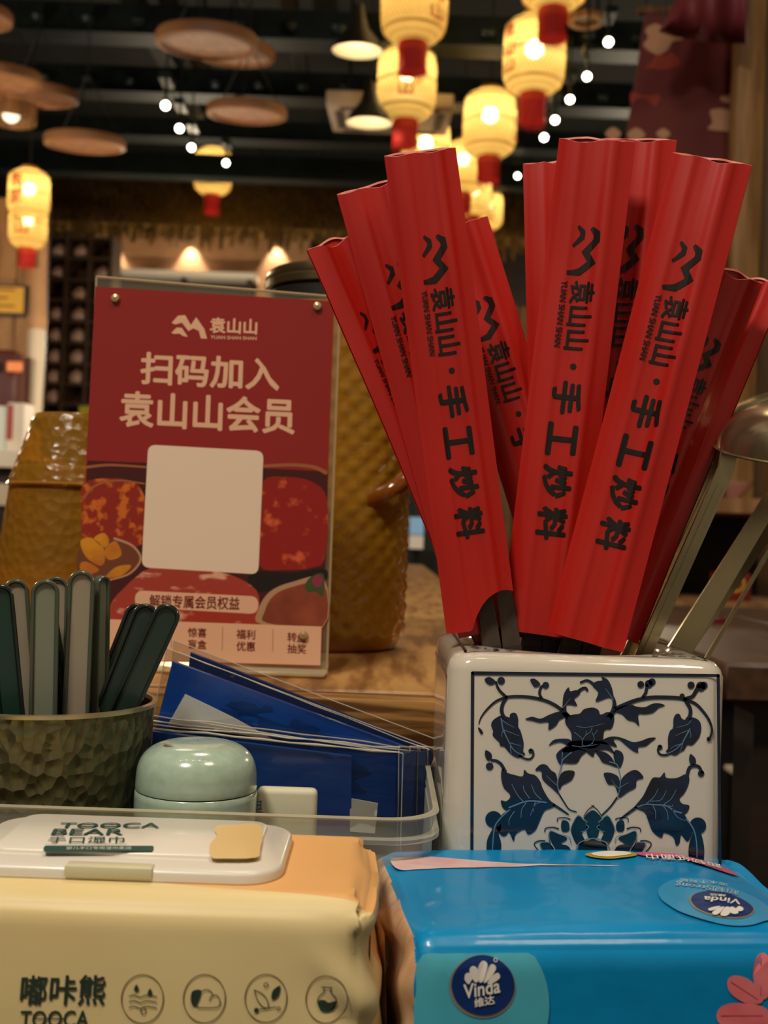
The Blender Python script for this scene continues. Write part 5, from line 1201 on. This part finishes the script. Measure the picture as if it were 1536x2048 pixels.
for q in ([(511, 1604), (524, 1602)], [(513, 1610), (522, 1610)], [(510, 1618), (524, 1618)], [(512, 1604), (512, 1618)], [(522, 1602), (522, 1618)], [(508, 1624), (526, 1624)]): WP.stroke(mb, q, 1.8, 1.8, .0003, cap=False)
mb.build('blue_print', mat('blue_ink', '#2b4a78', .5), t, 0)

# ------------------------------------------------------------------ soft packs
def softbox(c, hv, r_, n, disp, Mx):
    """rounded box on a grid; disp(point, normal) -> offset along the normal"""
    mb = MB(); idx = {}
    def vert(p):
        key = tuple(round(x, 5) for x in p)
        if key in idx: return idx[key]
        q = Vector((p[0] * hv[0], p[1] * hv[1], p[2] * hv[2])); cl = Vector([max(-(hv[i] - r_), min(hv[i] - r_, q[i])) for i in range(3)])
        d = q - cl; nn = d.normalized() if d.length > 1e-9 else Vector((0, 0, 1))
        w_ = cl + nn * r_
        w_ = w_ + nn * disp(w_, nn)
        idx[key] = len(mb.v); mb.v.append(Mx @ (w_ + Vector(c))); return idx[key]
    g = []
    for i in range(n + 1):   # denser towards edges so that the rounding stays smooth
        t_ = i / n; g.append(-math.cos(math.pi * t_) * .5 + (t_ * 2 - 1) * .5)
    for ax in range(3):
        for s_ in (-1, 1):
            for i in range(n):
                for j in range(n):
                    q = []
                    for (a, b) in ((i, j), (i + 1, j), (i + 1, j + 1), (i, j + 1)):
                        p = [0, 0, 0]; p[ax] = s_; p[(ax + 1) % 3] = g[a]; p[(ax + 2) % 3] = g[b]; q.append(vert(p))
                    mb.f.append(tuple(q) if s_ > 0 else tuple(reversed(q)))
    return mb
# --- wet wipes
WX0, WX1, WY0, WY1, WZ1 = -.1545, .0015, .316, .392, at(330, 1775, .322).z
wc = Vector(((WX0 + WX1) / 2, (WY0 + WY1) / 2, (SZ + WZ1) / 2)); wh = Vector(((WX1 - WX0) / 2, (WY1 - WY0) / 2, (WZ1 - SZ) / 2 - .0004))
def wdisp(p, n):
    u, v_ = p.x / wh.x, p.z / wh.z; endf = max(0.0, (abs(u) - .72) / .28) ** 1.5
    o = .0022 * (1 - u * u) * (1 - v_ * v_) * max(0, -n.y) + .0010 * mnoise.noise(Vector((p.x * 40, p.y * 40, p.z * 40))) * (.25 + endf * 1.5)
    o += endf * .0016 * math.sin(p.z * 260 + p.x * 300 + 3 * mnoise.noise(Vector((p.x * 60, 0, p.z * 50))))
    if n.z > .5: o *= .15
    if n.x > .5: o += .003 * (1 - v_) * .5 - .004 * max(0, v_ - .3) * abs(p.y) / wh.y
    if n.z < -.5: o = 0
    return o
wipe = thing('wet_wipes_pack', 'cream wet wipes pack with a frosted flip lid, nearest on the left', 'wipes pack', (wc.x, wc.y, SZ))
M_wfilm = mat('cream_film', '#dcc58a', .5, coat=.08, coat_rough=.3, spec=.35, var=(9, '#e4d29e'), bump=(18, .12, .004))
softbox(wc, wh, .009, 46, wdisp, Matrix.Identity(3)).build('wrapper', M_wfilm, wipe, 60)
WT = PL((wc.x, wc.y, wc.z + wh.z), (1, 0, 0), (0, 1, 0))
# orange print over the far right corner of the wrapper, part of the film itself
def orange_film(m, zt):
    nt = m.node_tree; N = nt.nodes; b = N['Principled BSDF']; src = b.inputs['Base Color'].links[0].from_socket
    tc = N.new('ShaderNodeTexCoord'); sp = N.new('ShaderNodeSeparateXYZ'); nt.links.new(tc.outputs['Object'], sp.inputs[0])
    def mth(op, a, c):
        n = N.new('ShaderNodeMath'); n.operation = op
        for k, q in ((0, a), (1, c)):
            if isinstance(q, (int, float)): n.inputs[k].default_value = q
            else: nt.links.new(q, n.inputs[k])
        return n.outputs[0]
    wav = mth('MULTIPLY', mth('SINE', mth('MULTIPLY', sp.outputs['X'], 70), 0), .0022)
    e = mth('ADD', mth('ADD', sp.outputs['Y'], mth('MULTIPLY', mth('SUBTRACT', sp.outputs['Z'], zt), 1.0)), mth('ADD', mth('MULTIPLY', sp.outputs['X'], .22), wav))
    k1 = mth('GREATER_THAN', e, -.0205); k2 = mth('GREATER_THAN', sp.outputs['X'], .012)
    mx = N.new('ShaderNodeMix'); mx.data_type = 'RGBA'; nt.links.new(mth('MULTIPLY', k1, k2), mx.inputs['Factor']); nt.links.new(src, mx.inputs[6]); mx.inputs[7].default_value = (*lin('#e3ad6c'), 1)
    nt.links.new(mx.outputs[2], b.inputs['Base Color'])
orange_film(M_wfilm, wc.z + wh.z - SZ)
LCX = at(262, 1700, .352).x; lhw = .0475; ly0, ly1 = .3275, .3835; lz = wc.z + wh.z
def slab(name, x0, x1, y0, y1, r_, z0, z1, m, bev=.0012, parent=None):
    q = lambda i, z: rr2(x0 + i, x1 - i, y0 + i, y1 - i, max(.001, r_ - i), z)
    mb = loops(MB(), [q(0, z0), q(0, z1 - bev), q(bev * .35, z1 - bev * .35), q(bev, z1)]); n = 36; k = len(mb.v); mb.f.append(tuple(range(k - n, k)))
    return mb.build(name, m, parent, 40)
M_lid = mat('frosted_lid', '#dcd6c8', .3, coat=.2, sss=.0)
lid = slab('flip_lid', LCX - lhw, LCX + lhw, ly0, ly1, .012, lz + .0002, lz + .0036, M_lid, .0014, wipe)
slab('lid_panel', LCX - lhw + .0075, LCX + lhw - .0085, ly0 + .012, ly1 - .002, .006, lz + .0034, lz + .0048, mat('lid_label', '#e6e0d2', .25, coat=.3), .0005, lid)
MB().rbox((LCX - .0135, ly0 - .0009, lz + .0006), (LCX + .0115, ly0 + .0045, lz + .0042), .0008, 2).build('latch', mat('lid_latch', '#cfcaa8', .35), lid)
LT = PL((LCX, .355, lz + .0048), (1, 0, 0), (0, 1, 0))
mb = MB(); LT.shape(mb, [(436, 1653), (470, 1651), (522, 1652), (520, 1700), (512, 1717), (450, 1719), (422, 1716), (420, 1690), (434, 1674), (428, 1662)], .0003, True, 3); mb.build('yellow_print', mat('lid_yellow', '#e6c684', .3, coat=.3), lid, 0)
M_teal = mat('teal_ink', '#2a4e48', .4); mb = MB()
LT.text(mb, 'TOOCA', (115, 1658), (318, 1658), (122, 1648), .0004, .012); LT.text(mb, 'BEAR', (101, 1672), (246, 1672), (108, 1660), .0004, .012)
for (x0, x1) in ((163, 196), (207, 240)): LT.stroke(mb, [(x0, 1653), (x1, 1653)], 1.3, 1.3, .0005, cap=False)
LT.text(mb, '手口湿巾', (94, 1688), (248, 1688), (98, 1676), .0004, .004)
LT.shape(mb, rquad([(86, 1706), (306, 1705), (308, 1694), (88, 1694)], 5), .0004, False); LT.stroke(mb, [(90, 1691), (254, 1690)], .6, .6, .0004, cap=False)
mb.build('lid_lettering', M_teal, lid, 0)
mb = MB(); LT.text(mb, '婴儿手口专用湿巾柔润', (132, 1703), (262, 1703), (133, 1697), .0006, .0); mb.build('strip_lettering', mat('pale_ink', '#cfd3c0', .4), lid, 0)
# front print
def wconf(a):
    p = Vector((a[0] + WX0 - wc.x, -wh.y, a[1] + SZ - wc.z)); return wdisp(p, Vector((0, -1, 0)))
WF = PL((WX0, wc.y - wh.y, SZ), (1, 0, 0), (0, 0, 1), wconf)
mb = MB()
WF.text(mb, '嘟咔熊', (44, 2004), (213, 2004), (48, 1944), .0003, .018); WF.text(mb, 'TOOCA', (45, 2047), (181, 2047), (47, 2014), .0003, .012)
WF.stroke(mb, [(76, 2030), (133, 2030)], 2.2, 2.2, .00035)
# cloud, leaf, flask and drops in the four roundels
WF.shape(mb, [(384, 1988), (388, 1976), (404, 1975), (402, 1990), (394, 2006), (386, 2002)], .00035)
for q in ([(398, 2008), (392, 2000), (400, 1990), (402, 1980), (414, 1974), (424, 1978), (428, 1986)], [(398, 2009), (436, 2009), (442, 1998), (436, 1986), (426, 1986), (421, 1995)]): WF.stroke(mb, q, 2, 2, .00035)
for q in ([(262, 1986), (272, 1984), (284, 1988), (296, 1984), (316, 1987)], [(262, 1997), (272, 1995), (284, 1999), (296, 1995), (316, 1998)], [(262, 2008), (272, 2006), (284, 2010), (296, 2006), (316, 2009)]): WF.stroke(mb, q, 2, 2, .00035)
for (x, y) in ((276, 1972), (303, 1980)): WF.shape(mb, [(x, y - 9), (x + 5, y + 1), (x, y + 6), (x - 5, y + 1)], .00035)
WF.ring(mb, (290, 2015), 6, 7, 1.8, .00035, 20)
for q in ([(510, 1976), (516, 1996), (528, 2010), (540, 2012)], [(510, 1976), (526, 1984), (536, 1998), (538, 2012)], [(520, 2014), (538, 2012), (552, 2010)]): WF.stroke(mb, q, 2, 2, .00035)
WF.shape(mb, [(545, 1995), (546, 1978), (561, 1968), (558, 1988)], .00035); WF.ring(mb, (533, 1966), 5, 5, 1.6, .00035, 16); WF.ring(mb, (558, 2013), 4, 4, 1.5, .00035, 16); WF.disc(mb, (514, 2016), 5, 5, .00035, 14)
for q in ([(644, 1972), (664, 1972)], [(648, 1973), (648, 1982), (638, 1992), (636, 2004), (644, 2018), (656, 2021)], [(662, 1973), (662, 1982), (671, 1992), (673, 2004), (666, 2018), (656, 2021)]): WF.stroke(mb, q, 2, 2, .00035)
WF.shape(mb, [(637, 2000), (648, 1998), (658, 2004), (672, 2000), (671, 2010), (663, 2020), (647, 2020), (638, 2010)], .00035)
mb.build('dark_print', mat('dark_green_ink', '#26382f', .4), wipe, 0)
mb = MB()
for (x, y) in ((288, 1992), (411, 1992), (533, 1993), (654, 1996)): WF.ring(mb, (x, y), 42.5, 48.5, 2, .0003, 48)
mb.build('roundel_print', mat('brown_ink', '#5d4527', .4), wipe, 0)
# gusset folds at the right-hand end
mb = MB(); gx = WX1 - .001
for (z0, z1, y, o_) in ((SZ + .022, SZ + .070, .338, .004), (SZ + .02, SZ + .05, .352, .006), (SZ + .026, SZ + .066, .366, .0045)):
    mb.add([(gx, y - .010, z0), (gx, y + .010, z0 + .004), (gx, y + .008, z1), (gx, y - .008, z1), (gx + o_, y, (z0 + z1) / 2)], [(0, 1, 4), (1, 2, 4), (2, 3, 4), (3, 0, 4)])
mb.build('gusset_fold', M_wfilm, wipe, 50)

# --- tissue pack
TZ1 = at(1100, 1712, .413).z
fl_ = Vector((at(813, 1884, .325).x, .325)); ang = R(6.6)
tl_, tw_, thh = .136, .095, (TZ1 - SZ) / 2 - .0004
Mz = Matrix.Rotation(ang, 3, 'Z')
tcn = Vector((fl_.x, fl_.y, 0)) + Mz @ Vector((tl_ / 2, tw_ / 2, 0)); tcn.z = (SZ + TZ1) / 2
hv = Vector((tl_ / 2, tw_ / 2, thh))
def tdisp(p, n):
    u, v_ = p.x / hv.x, p.z / hv.z
    o = .0007 * mnoise.noise(p * 60) + .0004 * mnoise.noise(p * 150)
    o *= .6
    if n.z < -.5: return 0
    if n.z > .6: o += .0012 * (1 - u * u) + (-.004 * max(0, u - .6) / .4)
    if n.y < -.6: o *= .4
    if abs(n.x) > .6: o += .001 * math.sin(p.z * 300 + p.y * 120)
    return o
tis = thing('tissue_pack', 'glossy blue soft pack of tissues, nearest on the right', 'tissue pack', (tcn.x, tcn.y, SZ))
M_tb = mat('tissue_blue_film', '#008fc8', .36, coat=.16, coat_rough=.05, spec=.3, var=(7, '#007ab8'), bump=(40, .12, .004))
sb = softbox((0, 0, 0), hv, .009, 48, tdisp, Matrix.Identity(3)); sb.v = [Mz @ p + tcn for p in sb.v]
so = sb.build('wrapper', M_tb, tis, 60)
so.data.materials.append(mat('tissue_end_film', '#d9b58e', .3, coat=.6, coat_rough=.1, var=(60, '#c79a72'), stretch=(1, 6, .6)))
for pl_ in so.data.polygons:
    if (Mz.inverted() @ (pl_.center + OFF[so.name] - tcn)).x < -(hv.x - .0032): pl_.material_index = 1
exT, eyT = Mz @ Vector((1, 0, 0)), Mz @ Vector((0, 1, 0))
TR = .009
def roundoff(d): return 0.0 if d <= 0 else TR - math.sqrt(max(0, TR * TR - min(d, TR * .98) ** 2))
def tconf_f(a):
    p = Vector((a[0] - hv.x, -hv.y, a[1] - hv.z)); return tdisp(p, Vector((0, -1, 0))) - roundoff(a[1] - 2 * hv.z + TR) - roundoff(TR - a[0])
def tconf_t(a):
    p = Vector((a[0] - hv.x, a[1] - hv.y, hv.z)); return tdisp(p, Vector((0, 0, 1))) - roundoff(TR - a[1]) - roundoff(a[1] - 2 * hv.y + TR)
o_f = tcn + Mz @ Vector((-hv.x, -hv.y, 0)); o_f.z = tcn.z - hv.z
o_t = tcn + Mz @ Vector((-hv.x, -hv.y, 0)); o_t.z = tcn.z + hv.z
VF = PL(o_f, exT, (0, 0, 1), tconf_f); VT = PL(o_t, exT, eyT, tconf_t)
FM = dict(rough=.36, coat=.18, coat_rough=.05, spec=.3)
def clipped(pl_, c, rx, ry, lo, hi, lift, rot=0.0, n=48, rings=6):
    """rings of an oval, kept inside the flat of its face"""
    mb = MB(); vs_ = [None] * (1 + n * rings); cl = lambda a: Vector((max(lo[0], min(hi[0], a.x)), max(lo[1], min(hi[1], a.y))))
    vs_[0] = pl_.pt(cl(pl_.hit(*c)), lift)
    for j in range(1, rings + 1):
        for i in range(n):
            a = 2 * math.pi * i / n; x, y = rx * j / rings * math.cos(a), ry * j / rings * math.sin(a)
            vs_[1 + (j - 1) * n + i] = pl_.pt(cl(pl_.hit(c[0] + x * math.cos(rot) - y * math.sin(rot), c[1] + x * math.sin(rot) + y * math.cos(rot))), lift)
    fs = [(0, 1 + (i + 1) % n, 1 + i) for i in range(n)] + [(1 + j * n + i, 1 + j * n + (i + 1) % n, 1 + (j + 1) * n + (i + 1) % n, 1 + (j + 1) * n + i) for j in range(rings - 1) for i in range(n)]
    return mb.add(vs_, fs)
flo, fhi = (.003, .012), (2 * hv.x - .006, 2 * hv.z - .0045)
tlo, thi = (.010, .003), (2 * hv.x - .008, 2 * hv.y - .003)
clipped(VF, (958, 2010), 140, 160, flo, fhi, .0006).build('front_halo_print', mat('tissue_turquoise', '#55b4c8', **FM, var=(8, '#35a0bd')), tis, 60)
clipped(VT, (1432, 1812), 118, 42, tlo, thi, .0006, .18).build('top_halo_print', mat('tissue_sky', '#3f9fce', **FM, var=(10, '#2a8cc4')), tis, 60)
M_navy = mat('tissue_navy', '#10306e', **FM); M_sil = mat('tissue_silver', '#b9b6aa', .3, metal=.6); M_tw = mat('tissue_white', '#e9e6dc', **FM)
clipped(VF, (964, 1972), 67, 62, flo, fhi, .0008, .1).build('front_badge_ring', M_sil, tis, 0); clipped(VF, (965, 1969), 63, 59, flo, fhi, .0010, .1).build('front_badge', M_navy, tis, 0)
clipped(VT, (1443, 1820), 67, 26, tlo, thi, .0008, .17).build('top_badge_ring', M_sil, tis, 0); clipped(VT, (1444, 1819), 63, 24, tlo, thi, .0010, .17).build('top_badge', M_navy, tis, 0)
mb = MB(); wl = .0013
def feathers(pl_, f, mb):
    for q in ([(-28, 14), (-36, 4), (-34, -8), (-24, -10), (-18, -2), (-22, 6)], [(-16, 8), (-26, -14), (-20, -24), (-10, -20), (-6, -6), (-8, 8)], [(-6, 8), (-8, -20), (2, -34), (12, -28), (8, -10), (2, 8)], [(4, 9), (12, -18), (22, -28), (30, -20), (20, -2), (10, 9)], [(12, 11), (22, -4), (34, -10), (38, 0), (26, 10), (16, 14)]): pl_.shape(mb, [f(*p) for p in q], wl, True, 4)
feathers(VF, lambda x, y: (962 + x * .95, 1952 + y * .95), mb)
VF.text(mb, 'Vinda', (926, 1995), (999, 1982), (925, 1966), wl, .02); VF.text(mb, '维达', (948, 2012), (988, 2004), (946, 1994), wl, .02); VF.ring(mb, (990, 1918), 4, 4, 1.3, wl, 14)
mb.build('front_lettering', M_tw, tis, 0)
mb = MB(); feathers(VT, lambda x, y: (1452 - x * .95, 1832 - y * .42), mb)
VT.text(mb, 'Vinda', (1482, 1812), (1408, 1806), (1480, 1823), wl, .02); VT.text(mb, '维达', (1452, 1803), (1420, 1800), (1450, 1808), wl, .02)
mb.build('top_lettering', M_tw, tis, 0)
mb = MB(); VT.text(mb, '超韧Strong', (1478, 1783), (1352, 1774), (1478, 1797), .0009, .01); VT.text(mb, '湿水不易破', (1456, 1772), (1358, 1770), (1456, 1778), .0009, .01)
mb.build('top_slogan_print', mat('tissue_pale_blue', '#9fc4da', **FM), tis, 0)
# back strip of the top face: pink swirl, oval window, red band and lettering
mb = MB(); VT.shape(mb, [(782, 1720), (830, 1718), (900, 1722), (1000, 1732), (1080, 1737.5), (1240, 1739), (1080, 1740), (1000, 1741), (900, 1742), (840, 1743), (798, 1742)], .0003, True, 4); mb.build('pink_swirl_print', mat('tissue_pink', '#d9a3a6', **FM, var=(30, '#e3d6d2')), tis, 0)
clipped(VT, (1222, 1719), 52, 7, tlo, thi, .0007).build('opening_border', mat('tissue_gold', '#b49a3a', **FM), tis, 0); clipped(VT, (1222, 1718.5), 40, 5, tlo, thi, .0009).build('opening', mat('tissue_inner', '#e2dccb', .6), tis, 0)
mb = MB(); VT.shape(mb, [(1278, 1714), (1350, 1716), (1430, 1722), (1478, 1740), (1440, 1738), (1360, 1724), (1285, 1721)], .0007, True, 3); mb.build('red_band_print', mat('tissue_rose', '#c9567a', **FM), tis, 0)
mb = MB(); VT.text(mb, '超韧纸面巾', (1440, 1723), (1290, 1719), (1446, 1734), .0010, .012); mb.build('band_lettering', M_tw, tis, 0)
# pink blossom at the right of the front
mb = MB()
for q in ([(1522, 1908), (1508, 1925), (1506, 1960), (1520, 1998), (1540, 1985), (1546, 1940), (1536, 1912)], [(1454, 1960), (1470, 1950), (1500, 1960), (1524, 1990), (1520, 2006), (1490, 2005), (1460, 1985)], [(1432, 2030), (1445, 2010), (1480, 2005), (1530, 2015), (1540, 2045), (1490, 2062), (1445, 2052)], [(1545, 1985), (1560, 1940), (1590, 1930), (1596, 1965), (1570, 2005)], [(1550, 2010), (1600, 1985), (1630, 2000), (1600, 2030), (1560, 2040)], [(1500, 2062), (1540, 2050), (1560, 2080), (1530, 2120), (1500, 2100)]): VF.shape(mb, q, .00035, True, 4)
mb.build('blossom_print', mat('tissue_coral', '#d9616a', **FM, var=(50, '#e88488')), tis, 0)
mb = MB()
for q in ([(1522, 1915), (1520, 1990)], [(1460, 1962), (1515, 1998)], [(1440, 2030), (1525, 2030)]): VF.stroke(mb, q, 1.6, 1, .0005, cap=False)
mb.build('blossom_vein_print', mat('tissue_coral_dark', '#a93c4c', **FM), tis, 0)
# heat-sealed fin on the near end
mb = MB(); a_ = tcn + Mz @ Vector((-hv.x - .0005, -hv.y * .55, -hv.z * .5)); b_ = tcn + Mz @ Vector((-hv.x - .0005, hv.y * .6, -hv.z * .5))
mb.add([a_, b_, b_ + Vector((-.004, 0, .05)), a_ + Vector((-.003, 0, .05)), (a_ + b_) / 2 + Vector((-.006, 0, .025))], [(0, 1, 4), (1, 2, 4), (2, 3, 4), (3, 0, 4)])
mb.build('end_seal', mat('tissue_end_film', '#d9b58e'), tis, 40)
